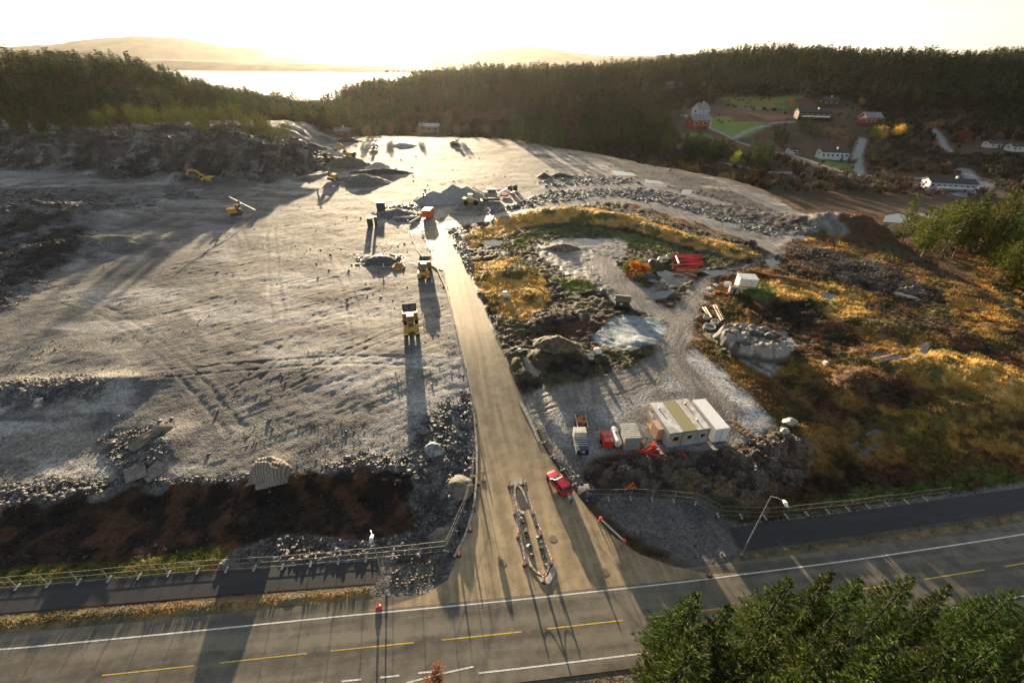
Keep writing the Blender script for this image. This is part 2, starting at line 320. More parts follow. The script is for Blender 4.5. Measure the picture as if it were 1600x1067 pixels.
for P in ([(700, 352), (722, 350), (740, 380), (790, 560), (840, 660), (825, 650), (790, 590), (752, 500), (722, 420)], [(750, 328), (850, 300), (960, 288), (1100, 300), (1230, 345), (1300, 368), (1210, 372), (1080, 330), (960, 306), (860, 318), (760, 336)],
          [(840, 285), (880, 275), (960, 275), (1000, 285), (930, 292), (850, 296)]):
    zone(pl(2, *P), emb, 1.2, 1, stn=1., rub=1., dz=.8*(n3-.5)+.5*(n2-.5), rgh=.6)
zone(pl(1.5, (900, 241), (960, 250), (1050, 268), (1130, 290), (1080, 296), (1000, 284), (960, 262)), combo((.03, .022, .018), (.06, .045, .04)), 3, 1, rgh=.6, rub=.3)
zone(pl(1, (1040, 296), (1140, 300), (1240, 340), (1290, 362), (1240, 372), (1150, 350), (1050, 318)), combo((.022, .018, .016), (.07, .055, .045)), 2, 1, rgh=.6, rub=.25)
# -- the unfinished middle: peat, heather, moor grass
bog = combo(combo(PEAT, (.05, .036, .026), .4, .6, n3), combo(PEATR, (.06, .055, .025)), .5, .62)
zone(gp((722, 350), (800, 325), (870, 318), (960, 314), (1050, 345), (1160, 378), (1205, 400), (1210, 412), (1120, 430), (1085, 480), (1065, 540), (1030, 575), (940, 606), (830, 625), (815, 610), (790, 560), (752, 470), (735, 390)), bog, .8, .6, rub=.14, dz=.8*(n2-.5)+.6*(n3-.5)+.3*(n4-.5), rgh=.8, grs=.25)
gold = combo(combo(GOLD, STRAW, .4, .6, n3), (.10, .085, .025), .50, .66); green = combo(MOSS, (.10, .12, .03), .4, .6, n3)
tuft = .55*(n3-.5)+.4*(n4-.5)+.5*(n2-.5)
zone(gp((730, 366), (790, 337), (860, 322), (940, 323), (1020, 345), (1100, 370), (1185, 398), (1150, 405), (1060, 378), (980, 355), (900, 345), (830, 352), (770, 374), (735, 388)), gold, .8, .6, grs=1., dz=tuft, rub=0)
zone(gp((785, 385), (830, 361), (900, 350), (980, 360), (1060, 387), (1130, 406), (1160, 415), (1050, 402), (960, 378), (900, 365), (840, 376), (800, 397)), combo(green, (.05, .06, .02)), .8, .6, grs=1., dz=tuft)
zone(gp((742, 412), (800, 400), (845, 425), (862, 470), (820, 500), (790, 505), (765, 475), (742, 440)), gold, 1., .8, grs=1., dz=tuft, rub=0)
zone(gp((868, 435), (920, 430), (940, 450), (890, 462)), green, 1., .8, grs=.8)
zone(gp((975, 407), (1005, 402), (1022, 425), (1000, 445), (972, 432)), combo((.28, .10, .02), (.10, .10, .03)), .6, .5, grs=1., dz=tuft)
zone(gp((840, 520), (960, 490), (965, 500), (880, 535), (835, 540)), (.06, .028, .017), .8, .8)
mud = combo((.22, .205, .19), MUD, .4, .62)
zone(gp((835, 386), (880, 372), (975, 374), (985, 395), (960, 410), (970, 435), (1030, 455), (1010, 485), (960, 470), (930, 445), (880, 425), (850, 405)), mud, .8, .8, stn=.6, rub=.15, rgh=.45, dz=.3*(n3-.5)+.3*(n2-.5), grs=0)
zone(gp((1040, 430), (1110, 415), (1060, 445), (1000, 465)), mud, .8, .5, stn=.5, rgh=.4, dz=.1*(n3-.5), grs=0)
zone(gp((925, 528), (965, 492), (1030, 497), (1045, 515), (1030, 538), (985, 546), (940, 540)), combo((.17, .21, .24), (.24, .285, .32), .4, .6, n3), .5, .3, stn=.4, rub=.02, rgh=.5, dz=.35*(fbm((X+Y)/1.1, (X-Y)/3, 2, 33)-.5), grs=0)
# yard
yard = combo((.23, .235, .24), (.14, .138, .135), .42, .62)
zone(gp((822, 632), (930, 612), (1010, 585), (1050, 550), (1090, 545), (1125, 575), (1180, 625), (1225, 665), (1150, 695), (1110, 702), (960, 708), (925, 715), (900, 745), (870, 712)), yard, .7, .5, stn=.8, rub=.05, rgh=.6, dz=.07*(n3-.5)+.08*(n2-.5), grs=0)
zone(gp((1070, 560), (1110, 560), (1170, 620), (1215, 660), (1160, 665), (1110, 610)), combo(PALE, (.29, .29, .29)), .7, .4, stn=.9, rub=.04, rgh=.6)
trk = combo((.20, .18, .16), (.12, .11, .105), .4, .6, fbm(X/.9, Y/6, 3, 37))
for P, wd in (([(822, 636), (930, 612), (1005, 588), (1045, 560), (1062, 515), (1078, 478), (1105, 445), (1150, 425), (1205, 412), (1222, 398), (1190, 380), (1100, 347), (1020, 322), (960, 311), (860, 322), (740, 345), (700, 352)], 5.5), ([(1065, 500), (1010, 478), (965, 440), (940, 405)], 6), ([(1050, 560), (1095, 605), (1140, 650)], 5), ([(1215, 405), (1300, 440), (1400, 460)], 5),
              ([(1130, 285), (1180, 310), (1310, 362)], 5), ([(780, 322), (850, 295), (1000, 290), (1060, 300), (1130, 318)], 6), ([(660, 350), (700, 325), (740, 320)], 6)):
    stroke(gp(*P), wd, trk, .7, .035, .6, rgh=.5, stn=.5)
# wheel tracks of the haulers over the plain
rt = random.Random(21)
for i in range(46):
    x, y = rt.uniform(-95, -20), rt.uniform(42, 270); a = rt.choice((1.75, 1.9, 1.2, .35, .15, 2.6))+rt.uniform(-.3, .3); cv = rt.uniform(-.05, .05)
    if y > 150: x = rt.uniform(-110, 40)
    P = [(x, y)]
    for k in range(14): a += cv; x += cos(a)*6; y += sin(a)*6; P.append((x, y))
    xs = [p[0] for p in P]; ys = [p[1] for p in P]; i0, i1 = np.searchsorted(GX, [min(xs)-4, max(xs)+4]); j0, j1 = np.searchsorted(GY, [min(ys)-4, max(ys)+4]); S = (slice(j0, j1), slice(i0, i1))
    d, par = seg_dist(X[S]+.25*wx[S], Y[S]+.25*wy[S], P); k9 = sst(0, 1, par)*sst(14, 12, par)*sst(0, 3, sd(X[S], Y[S], SITE)) if X[S].size else 0
    if X[S].size == 0: continue
    g = np.exp(-((d-1.15)/.38)**2); r9 = np.exp(-((d-1.8)/.25)**2)+.7*np.exp(-((d-.5)/.25)**2)
    k9 = k9*(.25+.75*sst(.35, .6, n1[S])); DZ[S] += (-.045*g+.025*r9)*k9; C[S] *= (1-.20*g*k9+.08*r9*k9)[..., None]; RUB[S] *= 1-.8*g*k9
# -- moor on the right
moor = combo(combo((.035, .026, .014), (.085, .042, .022), .42, .58), combo((.075, .06, .018), (.20, .12, .035)), .44, .62, fbm(X/8, Y/8, 3, 99))
zone(gp((1120, 430), (1230, 395), (1320, 378), (1400, 400), (1500, 440), (1640, 520), (1640, 760), (1480, 765), (1300, 785), (1180, 800), (1230, 700), (1180, 620), (1100, 550), (1090, 500)), moor, 1.5, .8, grs=.9, dz=tuft*1.1, rgh=.9, rub=.04)
for P, c in (([(1165, 450), (1230, 432), (1330, 450), (1372, 488), (1310, 500), (1225, 470)], gold), ([(1150, 445), (1200, 440), (1220, 470), (1160, 465)], green), ([(1430, 545), (1520, 550), (1620, 590), (1640, 680), (1560, 640), (1450, 590), (1410, 565)], gold),
             ([(1380, 640), (1500, 600), (1620, 690), (1630, 740), (1500, 745), (1400, 720)], combo(combo((.12, .10, .025), GOLD), (.10, .06, .02), .48, .62, n3)), ([(1300, 580), (1350, 568), (1370, 600), (1310, 610)], combo((.2, .11, .05), BROWN)), ([(1480, 460), (1560, 470), (1600, 520), (1500, 500)], combo(GOLD, BROWN)),
             ([(1245, 372), (1330, 362), (1370, 385), (1300, 392)], combo(BROWN, GOLD, .5, .7)), ([(1170, 790), (1300, 770), (1480, 745), (1640, 725), (1640, 752), (1480, 768), (1300, 790), (1180, 812)], combo(green, BROWN)), ([(1520, 350), (1640, 380), (1640, 500), (1560, 480)], combo(GOLD, OLIVE))):
    zone(gp(*P), c, 1., 1., grs=1., dz=tuft*1.2)
zone(gp((1215, 470), (1260, 465), (1300, 500), (1260, 510), (1200, 500)), (.018, .014, .010), 1., 1.)
zone(gp((1230, 385), (1340, 400), (1460, 450), (1500, 480), (1420, 470), (1330, 440), (1240, 410)), combo(PEAT, (.07, .055, .05)), 1., 1., rub=.4, rgh=.5)
zone(gp((1100, 522), (1150, 512), (1225, 515), (1245, 540), (1205, 590), (1150, 560)), combo((.34, .32, .30), (.15, .13, .11), .5, .65, n3), .5, .3, stn=.3, grs=0, dz=1.3*(fbm(X/1.6, Y/1.6, 2, 77)-.5), rgh=.6, rub=.1)
# spoil tip, churned mud and verges by the road
spoil = combo(combo((.07, .045, .032), (.15, .12, .095), .42, .6, n3), (.20, .13, .07), .56, .7)
zone(gp((900, 745), (940, 715), (1110, 705), (1160, 692), (1225, 668), (1270, 700), (1260, 745), (1180, 790), (1100, 772), (960, 772)), spoil, .8, 1, stn=.6, rub=.8, dz=1.1*(n3-.5)+.6*(n4-.5), grs=.1)
zone(gp((925, 775), (1100, 778), (1150, 815), (1160, 880), (1105, 895), (1010, 850), (940, 800)), combo((.115, .112, .11), (.07, .068, .068)), .6, .6, stn=.8, rub=.12, dz=.3*(n3-.5)+.35*(n2-.5), grs=0, rgh=.55)
zone(gp((870, 712), (905, 745), (930, 775), (900, 780), (850, 690)), rubc, .4, .6, stn=1, rub=.7, grs=0)
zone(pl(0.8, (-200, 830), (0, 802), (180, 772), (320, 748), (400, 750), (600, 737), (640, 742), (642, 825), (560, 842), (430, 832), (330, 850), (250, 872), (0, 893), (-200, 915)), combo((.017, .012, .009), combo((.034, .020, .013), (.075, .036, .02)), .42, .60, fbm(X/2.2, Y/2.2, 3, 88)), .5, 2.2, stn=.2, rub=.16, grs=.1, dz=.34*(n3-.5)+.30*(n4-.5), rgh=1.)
zone(pl(0.2, (-200, 915), (0, 890), (230, 872), (330, 850), (370, 858), (330, 885), (230, 900), (0, 915), (-200, 935)), combo((.075, .095, .022), (.13, .12, .035), .42, .6, n3), .4, .4, grs=1, dz=.5*(n3-.5))
zone(pl(.2, (370, 855), (440, 832), (560, 843), (640, 828), (690, 850), (700, 872), (560, 880), (400, 890), (340, 885)), combo((.10, .085, .065), (.16, .155, .15), .4, .6, n3), .3, .4, stn=1, rub=.9, grs=0, dz=.5*(n3-.5)+.3*(n4-.5))
zone(pl(0, (575, 885), (700, 872), (730, 850), (700, 920), (620, 945), (580, 940)), combo((.13, .12, .105), (.08, .078, .075)), .3, .3, stn=1, rub=.5, grs=0, dz=.15*(n3-.5))
vg = combo((.34, .20, .045), (.13, .115, .025), .42, .58, n3)
zone(pl(0, (-200, 985), (0, 965), (300, 940), (575, 917), (590, 940), (534, 958), (267, 983), (0, 1008), (-200, 1030)), vg, .25, .15, grs=1.4, rub=.02, dz=.3*(n3-.5)+.08, stn=0)
zone(pl(0, (1140, 880), (1160, 868), (1333, 848), (1640, 795), (1640, 820), (1333, 866), (1150, 893)), vg, .25, .15, grs=1.4, dz=.3*(n3-.5)+.08, stn=0)
zone(pl(0, (-200, 940), (0, 918), (230, 902), (560, 882), (560, 890), (0, 930), (-200, 955)), (.12, .118, .115), .2, .1, stn=1, rub=.3, grs=0)
zone(pl(0, (1140, 820), (1300, 800), (1640, 745), (1640, 760), (1300, 812), (1150, 830)), (.14, .13, .12), .2, .2, stn=1, rub=.3, grs=.2)
zone([(-20, 15.5), (0, 17.2), (20, 19), (40, 21.5), (60, 24), (90, 28), (90, 0), (-20, 0)], combo((.12, .075, .03), (.06, .055, .02), .4, .6, n3), .4, .3, grs=1., dz=.3*(n3-.5))
def corr(P, w0, w1):
    d, _ = seg_dist(X, Y, P); return sst(w0, w1, d)
rd, rp = seg_dist(X, Y, RC); kk = sst(-.2, .5, rd-interp_par(rp, RWID)); DZ *= np.where((Y > 26), kk, 1); k9 = np.where(Y > 26, sst(-.1, .4, rd-interp_par(rp, RWID)), 1); RUB *= k9; GRS *= k9
md, _ = seg_dist(X, Y, MAIN); DZ *= sst(4.7, 5.3, md); C[md < 6.3] = C[md < 6.3]*.5+np.array((.13, .12, .105))*.5; RUB *= sst(5, 6.5, md); GRS *= sst(5, 6.3, md)
dj = sd(X, Y, JUNC); k9 = sst(.8, -.4, dj); DZ *= k9; RUB *= sst(.3, -.3, dj); GRS *= sst(.3, -.3, dj)
# cycle paths
PATHL = pl(0, (-200, 958), (0, 939), (300, 915), (590, 893)); PATHR = pl(0, (1148, 842), (1333, 818), (1600, 779), (1700, 765))
for P in (PATHL, PATHR):
    d, _ = seg_dist(X, Y, P); DZ *= sst(1.7, 2.2, d); RUB *= sst(1.6, 2.2, d); GRS *= sst(1.6, 2.1, d); Hm = np.where(Y < 45, Hm*sst(1.6, 3.2, d)+.02*(1-sst(1.6, 3.2, d)), Hm)
# puddles: the ground is level under each, the water lies a hand above it
PUD = []
for P in ([(898, 374), (918, 372), (940, 377), (935, 383), (908, 384)], [(755, 376), (772, 374), (786, 377), (780, 384), (762, 383)], [(1026, 424), (1040, 421), (1054, 427), (1044, 435), (1030, 431)], [(817, 556), (828, 566), (846, 580), (840, 590), (822, 582)],
          [(1388, 338), (1402, 334), (1420, 341), (1408, 347), (1384, 346)], [(1440, 334), (1465, 336), (1480, 341), (1450, 340)], [(1196, 406), (1212, 400), (1220, 408), (1208, 417), (1199, 414)], [(1018, 458), (1045, 452), (1056, 455), (1040, 465), (1015, 468)], [(1096, 425), (1130, 421), (1150, 425), (1115, 432)],
          [(1358, 552), (1385, 546), (1392, 549), (1362, 557)], [(1376, 560), (1405, 553), (1425, 553), (1400, 560), (1378, 566)], [(1440, 540), (1452, 541), (1448, 552), (1438, 550)], [(1350, 680), (1370, 664), (1382, 664), (1372, 676), (1352, 684)], [(1328, 694), (1345, 684), (1350, 688), (1332, 699)], [(1345, 705), (1372, 690), (1385, 680), (1372, 699), (1350, 712)],
          [(1286, 461), (1300, 458), (1308, 464), (1296, 468)], [(1245, 366), (1262, 370), (1258, 374), (1243, 371)], [(1068, 297), (1080, 297), (1078, 303), (1066, 303)], [(1130, 346), (1150, 350), (1148, 354), (1132, 351)], [(960, 268), (985, 270), (990, 274), (965, 273)], [(1010, 281), (1030, 283), (1035, 287), (1012, 286)],
          [(1400, 455), (1440, 462), (1430, 466), (1398, 460)]):
    Q = gp(*P); cx, cy = np.mean(Q, 0); zc = float(macro(cx, cy)); e = 1.25 if cy > 150 else 1.0
    Q = [(cx+(a-cx)*e, cy+(b-cy)*e) for a, b in Q]
    x0, y0 = np.min(Q, 0)-4; x1, y1 = np.max(Q, 0)+4; i0, i1 = np.searchsorted(GX, [x0, x1]); j0, j1 = np.searchsorted(GY, [y0, y1]); S = (slice(j0, j1), slice(i0, i1))
    if X[S].size == 0: continue
    m = sst(-1.0, .1, sd(X[S]+.5*wx[S], Y[S]+.5*wy[S], Q)); Hm[S] = Hm[S]*(1-m)+(zc-.10)*m; DZ[S] *= 1-m; RUB[S] *= 1-m; GRS[S] *= 1-m
    PUD.append(([(cx+(a-cx)*1.06, cy+(b-cy)*1.06) for a, b in Q], zc-.06))
far = sst(500, 900, Y); C = C*(1-far[..., None])+np.array((.045, .05, .02))*far[..., None]
DZ *= np.clip(1-(Y-600)/300, 0, 1)
HZ = Hm+DZ
C = np.clip(C*(.8+.4*fbm(X/2.7, Y/2.7, 2, 59))[..., None], .004, .6)
def Zt(x, y):
    x = np.asarray(x, float); y = np.asarray(y, float)
    i = np.clip(np.searchsorted(GX, x)-1, 0, len(GX)-2); j = np.clip(np.searchsorted(GY, y)-1, 0, len(GY)-2)
    fx = (x-GX[i])/(GX[i+1]-GX[i]); fy = (y-GY[j])/(GY[j+1]-GY[j])
    return (HZ[j, i]*(1-fx)+HZ[j, i+1]*fx)*(1-fy)+(HZ[j+1, i]*(1-fx)+HZ[j+1, i+1]*fx)*fy
def look(A, x, y):
    i = np.clip(np.searchsorted(GX, x), 0, len(GX)-1); j = np.clip(np.searchsorted(GY, y), 0, len(GY)-1); return A[j, i]
def gmat():
    m = bpy.data.materials.new('ground'); t, n, l = nodes(m); b = n['Principled BSDF']; b.inputs['Specular IOR Level'].default_value = .35
    a = n.new('ShaderNodeAttribute'); a.attribute_name = 'Col'; s = n.new('ShaderNodeAttribute'); s.attribute_name = 'stn'; g = n.new('ShaderNodeAttribute'); g.attribute_name = 'rgh'
    tc = n.new('ShaderNodeTexCoord')
    vo = n.new('ShaderNodeTexVoronoi'); vo.inputs['Scale'].default_value = 4.5; l.new(tc.outputs['Object'], vo.inputs['Vector'])
    vo2 = n.new('ShaderNodeTexVoronoi'); vo2.inputs['Scale'].default_value = 1.7; l.new(tc.outputs['Object'], vo2.inputs['Vector'])
    nz = n.new('ShaderNodeTexNoise'); nz.inputs['Scale'].default_value = 2.2; nz.inputs['Detail'].default_value = 8; nz.inputs['Roughness'].default_value = .65; l.new(tc.outputs['Object'], nz.inputs['Vector'])
    sp = n.new('ShaderNodeSeparateColor'); l.new(vo.outputs['Color'], sp.inputs[0])
    r = n.new('ShaderNodeMapRange'); r.inputs['To Min'].default_value = .55; r.inputs['To Max'].default_value = 1.5; l.new(sp.outputs[0], r.inputs['Value'])
    r2 = n.new('ShaderNodeMapRange'); r2.inputs['From Min'].default_value = .3; r2.inputs['From Max'].default_value = .7; r2.inputs['To Min'].default_value = .6; r2.inputs['To Max'].default_value = 1.4; l.new(nz.outputs['Fac'], r2.inputs['Value'])
    mx = n.new('ShaderNodeMix'); mx.inputs['A'].default_value = 1.; l.new(s.outputs['Fac'], mx.inputs['Factor']); l.new(r.outputs[0], mx.inputs['B'])
    mu = n.new('ShaderNodeMath'); mu.operation = 'MULTIPLY'; l.new(mx.outputs['Result'], mu.inputs[0]); l.new(r2.outputs[0], mu.inputs[1])
    v = n.new('ShaderNodeVectorMath'); v.operation = 'SCALE'; l.new(a.outputs['Color'], v.inputs[0]); l.new(mu.outputs[0], v.inputs['Scale'])
    l.new(v.outputs[0], b.inputs['Base Color']); l.new(g.outputs['Fac'], b.inputs['Roughness'])
    hm = n.new('ShaderNodeMath'); hm.operation = 'MULTIPLY_ADD'; l.new(vo.outputs['Distance'], hm.inputs[0]); hm.inputs[1].default_value = -.6; l.new(nz.outputs['Fac'], hm.inputs[2])
    bp = n.new('ShaderNodeBump'); bp.inputs['Strength'].default_value = .7; bp.inputs['Distance'].default_value = .12; l.new(hm.outputs[0], bp.inputs['Height']); l.new(bp.outputs[0], b.inputs['Normal'])
    return m
ny, nx = X.shape; idx = np.arange(ny*nx).reshape(ny, nx)
quads = np.stack([idx[:-1, :-1], idx[:-1, 1:], idx[1:, 1:], idx[1:, :-1]], -1).reshape(-1, 4)
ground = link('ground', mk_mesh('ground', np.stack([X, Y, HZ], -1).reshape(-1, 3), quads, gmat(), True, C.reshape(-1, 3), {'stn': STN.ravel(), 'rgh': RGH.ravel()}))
tag(ground, kind='structure')

# ---------------------------------------------------------------- asphalt, markings, water, far hills
def strip(name, A, B, m, z=.0, thick=0.):
    V = []; Fc = []
    for a, b in zip(A, B): V += [(a[0], a[1], a[2]+z), (b[0], b[1], b[2]+z)]
    for i in range(len(A)-1): Fc.append((2*i, 2*i+1, 2*i+3, 2*i+2))
    return tag(link(name, mk_mesh(name, V, Fc, m)), kind='structure')
def resamp(P, step=1.):
    P = np.array([(*p[:2], p[2] if len(p) > 2 else 0.) for p in P], float)
    s = np.r_[0, np.cumsum(np.hypot(*np.diff(P[:, :2], axis=0).T))]; n = max(2, int(s[-1]/step)); q = np.linspace(0, s[-1], n)
    R = np.stack([np.interp(q, s, P[:, k]) for k in range(3)], 1)
    for _ in range(3): R[1:-1] = (R[:-2]+2*R[1:-1]+R[2:])/4
    return R
def offs(P, d):
    P = np.asarray(P, float); t = np.gradient(P[:, :2], axis=0); t /= np.linalg.norm(t, axis=1)[:, None]+1e-9
    Q = P.copy(); Q[:, 0] -= t[:, 1]*d; Q[:, 1] += t[:, 0]*d; return Q
def asphalt(name, c, dust, rough, tint=(0, 1), sc=.35):
    m = bpy.data.materials.new(name); t, n, l = nodes(m); b = n['Principled BSDF']
    tc = n.new('ShaderNodeTexCoord'); mp = n.new('ShaderNodeMapping'); mp.inputs['Rotation'].default_value = (0, 0, -atan2(*tint)); l.new(tc.outputs['Object'], mp.inputs[0])
    mp2 = n.new('ShaderNodeMapping'); mp2.inputs['Scale'].default_value = (.04, 1, 1); l.new(mp.outputs[0], mp2.inputs[0])
    nz = n.new('ShaderNodeTexNoise'); nz.inputs['Scale'].default_value = sc*2; nz.inputs['Detail'].default_value = 6; l.new(mp2.outputs[0], nz.inputs[0])
    n2_ = n.new('ShaderNodeTexNoise'); n2_.inputs['Scale'].default_value = .5; n2_.inputs['Detail'].default_value = 9; n2_.inputs['Roughness'].default_value = .7; l.new(tc.outputs['Object'], n2_.inputs[0])
    n3_ = n.new('ShaderNodeTexNoise'); n3_.inputs['Scale'].default_value = 40; n3_.inputs['Detail'].default_value = 3; l.new(tc.outputs['Object'], n3_.inputs[0])
    ad = n.new('ShaderNodeMath'); ad.operation = 'ADD'; l.new(nz.outputs[0], ad.inputs[0]); l.new(n2_.outputs[0], ad.inputs[1])
    r = n.new('ShaderNodeMapRange'); r.inputs['From Min'].default_value = .84; r.inputs['From Max'].default_value = 1.14; l.new(ad.outputs[0], r.inputs['Value'])
    mx = n.new('ShaderNodeMix'); mx.data_type = 'RGBA'; mx.inputs['A'].default_value = (*c, 1); mx.inputs['B'].default_value = (*dust, 1); l.new(r.outputs[0], mx.inputs['Factor'])
    r3 = n.new('ShaderNodeMapRange'); r3.inputs['To Min'].default_value = .7; r3.inputs['To Max'].default_value = 1.3; l.new(n3_.outputs[0], r3.inputs['Value'])
    v = n.new('ShaderNodeVectorMath'); v.operation = 'SCALE'; l.new(mx.outputs['Result'], v.inputs[0]); l.new(r3.outputs[0], v.inputs['Scale']); l.new(v.outputs[0], b.inputs['Base Color'])
    b.inputs['Roughness'].default_value = rough; b.inputs['Specular IOR Level'].default_value = .3
    bp = n.new('ShaderNodeBump'); bp.inputs['Strength'].default_value = .35; bp.inputs['Distance'].default_value = .02; l.new(n3_.outputs[0], bp.inputs['Height']); l.new(bp.outputs[0], b.inputs['Normal'])
    return m
MC = resamp(MAIN, 2.)
a_main = asphalt('asphalt_main', (.098, .088, .073), (.20, .178, .14), .6, (.115, .993))
a_side = asphalt('asphalt_dusty', (.22, .17, .105), (.40, .31, .19), .68, (.98, -.2), .5)
a_path = asphalt('asphalt_new', (.030, .030, .034), (.042, .042, .046), .6, (.1, .99), .35)
strip('main_road', offs(MC, 4.6), offs(MC, -4.15), a_main, .012)
RLs = resamp(RL, 1.); RRs = resamp(RR, 1.); nn = len(RLs); RRs = np.stack([np.interp(np.linspace(0, 1, nn), np.linspace(0, 1, len(RRs)), RRs[:, k]) for k in range(3)], 1)
for A in (RLs, RRs): A[:, 2] = zroad(A[:, 1])
strip('side_road', RLs, RRs, a_side, .02)
# junction apron (one fan between the side road's mouth and the main road)
jl = [RLs[-1]]+[np.array([*p, 0]) for p in pl(0, (700, 905), (665, 928), (615, 945), (560, 956))]
jr = [RRs[-1]]+[np.array([*p, 0]) for p in pl(0, (1000, 866), (1050, 884), (1110, 897), (1190, 893))]
strip('road_junction', jl, jr, a_side, .016)
tag(link('road_turnoff', mk_mesh('road_turnoff', [(*p, 2.2+.012) for p in pl(2.2, (638, 362), (660, 356), (690, 352), (718, 385), (700, 425), (683, 420), (668, 412), (650, 392))], [tuple(range(7, -1, -1))], a_side)), kind='structure')
PLs = resamp(PATHL, 2.); PRs = resamp(PATHR, 2.)
strip('cycle_path', offs(PLs, 1.35), offs(PLs, -1.3), a_path, .045); strip('cycle_path', offs(PRs, 1.5), offs(PRs, -1.5), a_path, .045)
white = mat('road_paint_white', (.75, .75, .72), .6, vary=.18, scale=6); yellow = mat('road_paint_yellow', (.75, .5, .06), .6, vary=.15, scale=6)
strip('edge_line', offs(MC, 3.22), offs(MC, 3.08), white, .018)
el = MC[(MC[:, 0] > -4)]; strip('edge_line', offs(el, -3.0), offs(el, -3.14), white, .018)
def along(P, s0, s1, off, wd, name, m, z=.018):
    s = np.r_[0, np.cumsum(np.hypot(*np.diff(P[:, :2], axis=0).T))]; q = np.linspace(s0, s1, 4)
    R = np.stack([np.interp(q, s, P[:, k]) for k in range(3)], 1); return strip(name, offs(R, off+wd/2), offs(R, off-wd/2), m, z)
Ms = np.r_[0, np.cumsum(np.hypot(*np.diff(MC[:, :2], axis=0).T))]
def s_at(x): return np.interp(x, MC[:, 0], Ms)
for x in (-37, -26.9, -16.9, -6.4, 4.0, 14.5, 25, 35.6, 46.4, 57): along(MC, s_at(x), s_at(x)+7.9, .04, .11, 'centre_dash', yellow)
for (a, b), (c, d) in (((594, 1058), (624, 1055)), ((654, 1051), (682, 1048)), ((534, 1064), (564, 1061)), ((474, 1070), (504, 1067))):
    A, B = G(a, b), G(c, d); t = (B-A)/np.linalg.norm(B-A); nrm = np.array([-t[1], t[0], 0])*.07; strip('lay_by_dash', [A+nrm, B+nrm], [A-nrm, B-nrm], white, .018)
cl = [G(634, 1067), G(690, 1052), G(740, 1041)]; cl = resamp(cl, .5); strip('edge_line', offs(cl, .07), offs(cl, -.07), white, .02)
# puddles
pm = bpy.data.materials.new('puddle_water'); t, n, l = nodes(pm); b = n['Principled BSDF']; b.inputs['Base Color'].default_value = (.06, .055, .05, 1); b.inputs['Roughness'].default_value = .06
for Q, zc in PUD: tag(link('puddle', mk_mesh('puddle', [(a, b_, zc) for a, b_ in Q], [tuple(range(len(Q)))] if sum((Q[i][0]*Q[(i+1) % len(Q)][1]-Q[(i+1) % len(Q)][0]*Q[i][1]) for i in range(len(Q))) > 0 else [tuple(range(len(Q)-1, -1, -1))], pm)), kind='structure')
# fjord
wm = bpy.data.materials.new('fjord_water'); t, n, l = nodes(wm); b = n['Principled BSDF']; b.inputs['Base Color'].default_value = (.03, .05, .06, 1); b.inputs['Roughness'].default_value = .16
nz = n.new('ShaderNodeTexNoise'); nz.inputs['Scale'].default_value = .05; tc = n.new('ShaderNodeTexCoord'); l.new(tc.outputs['Object'], nz.inputs[0]); bp = n.new('ShaderNodeBump'); bp.inputs['Strength'].default_value = .25; l.new(nz.outputs[0], bp.inputs['Height']); l.new(bp.outputs[0], b.inputs['Normal'])
tag(link('fjord_water', mk_mesh('fjord_water', [(-14000, 700, -60), (14000, 700, -60), (14000, 15000, -60), (-14000, 15000, -60)], [(0, 1, 2, 3)], wm)), kind='structure')
def far_hills(name, pts, wn, seed, col):
    P = [tuple(W(a, b, d)) for a, b, d in pts]
    xs = np.linspace(P[0][0]-500, P[-1][0]+500, 260); ymin = min(p[1] for p in P); ys = np.linspace(ymin-wn*1.2, ymin+wn*1.5, 60); XX, YY = np.meshgrid(xs, ys)
    zt = np.interp(XX, [p[0] for p in P], [p[2] for p in P]); yt = np.interp(XX, [p[0] for p in P], [p[1] for p in P])
    dd = np.abs(YY-yt)/wn; hh = (zt+62)*np.clip(1-dd**1.6, 0, 1)+(fbm(XX/500, YY/500, 5, seed)-.5)*(zt+62)*.35*np.clip(dd*3, 0, 1)+(fbm(XX/90, YY/90, 3, seed)-.5)*14-62
    hh = np.where(dd > 1, -70, hh); ny, nx = XX.shape; idx = np.arange(ny*nx).reshape(ny, nx)
    q = np.stack([idx[:-1, :-1], idx[:-1, 1:], idx[1:, 1:], idx[1:, :-1]], -1).reshape(-1, 4)
    tag(link(name, mk_mesh(name, np.stack([XX, YY, hh], -1).reshape(-1, 3), q, mat('far_hill', (.05, .065, .035), .95, vary=.3, scale=.004, spec=.1), True)), kind='structure')
far_hills('far_hills', [(-300, 88, 5200), (0, 92, 5200), (200, 92, 5000), (300, 94, 4900), (420, 98, 4900), (600, 104, 5000), (760, 110, 5200), (1000, 112, 5400), (1400, 112, 5600)], 500, 3, 0)
far_hills('far_hills', [(-300, 72, 7600), (0, 77, 7500), (60, 72, 7500), (110, 70, 7400), (170, 60, 7400), (240, 57, 7400), (290, 61, 7400), (340, 70, 7500), (390, 75, 7500), (420, 86, 7600), (560, 97, 8000), (700, 92, 8500)], 1500, 13, 0)
far_hills('far_hills', [(560, 100, 9500), (680, 84, 9500), (750, 78, 9500), (800, 71, 9500), (840, 72, 9500), (900, 83, 9500), (960, 88, 9500), (1060, 86, 9500), (1150, 84, 9500), (1300, 90, 9500), (1700, 95, 9500)], 2000, 23, 0)

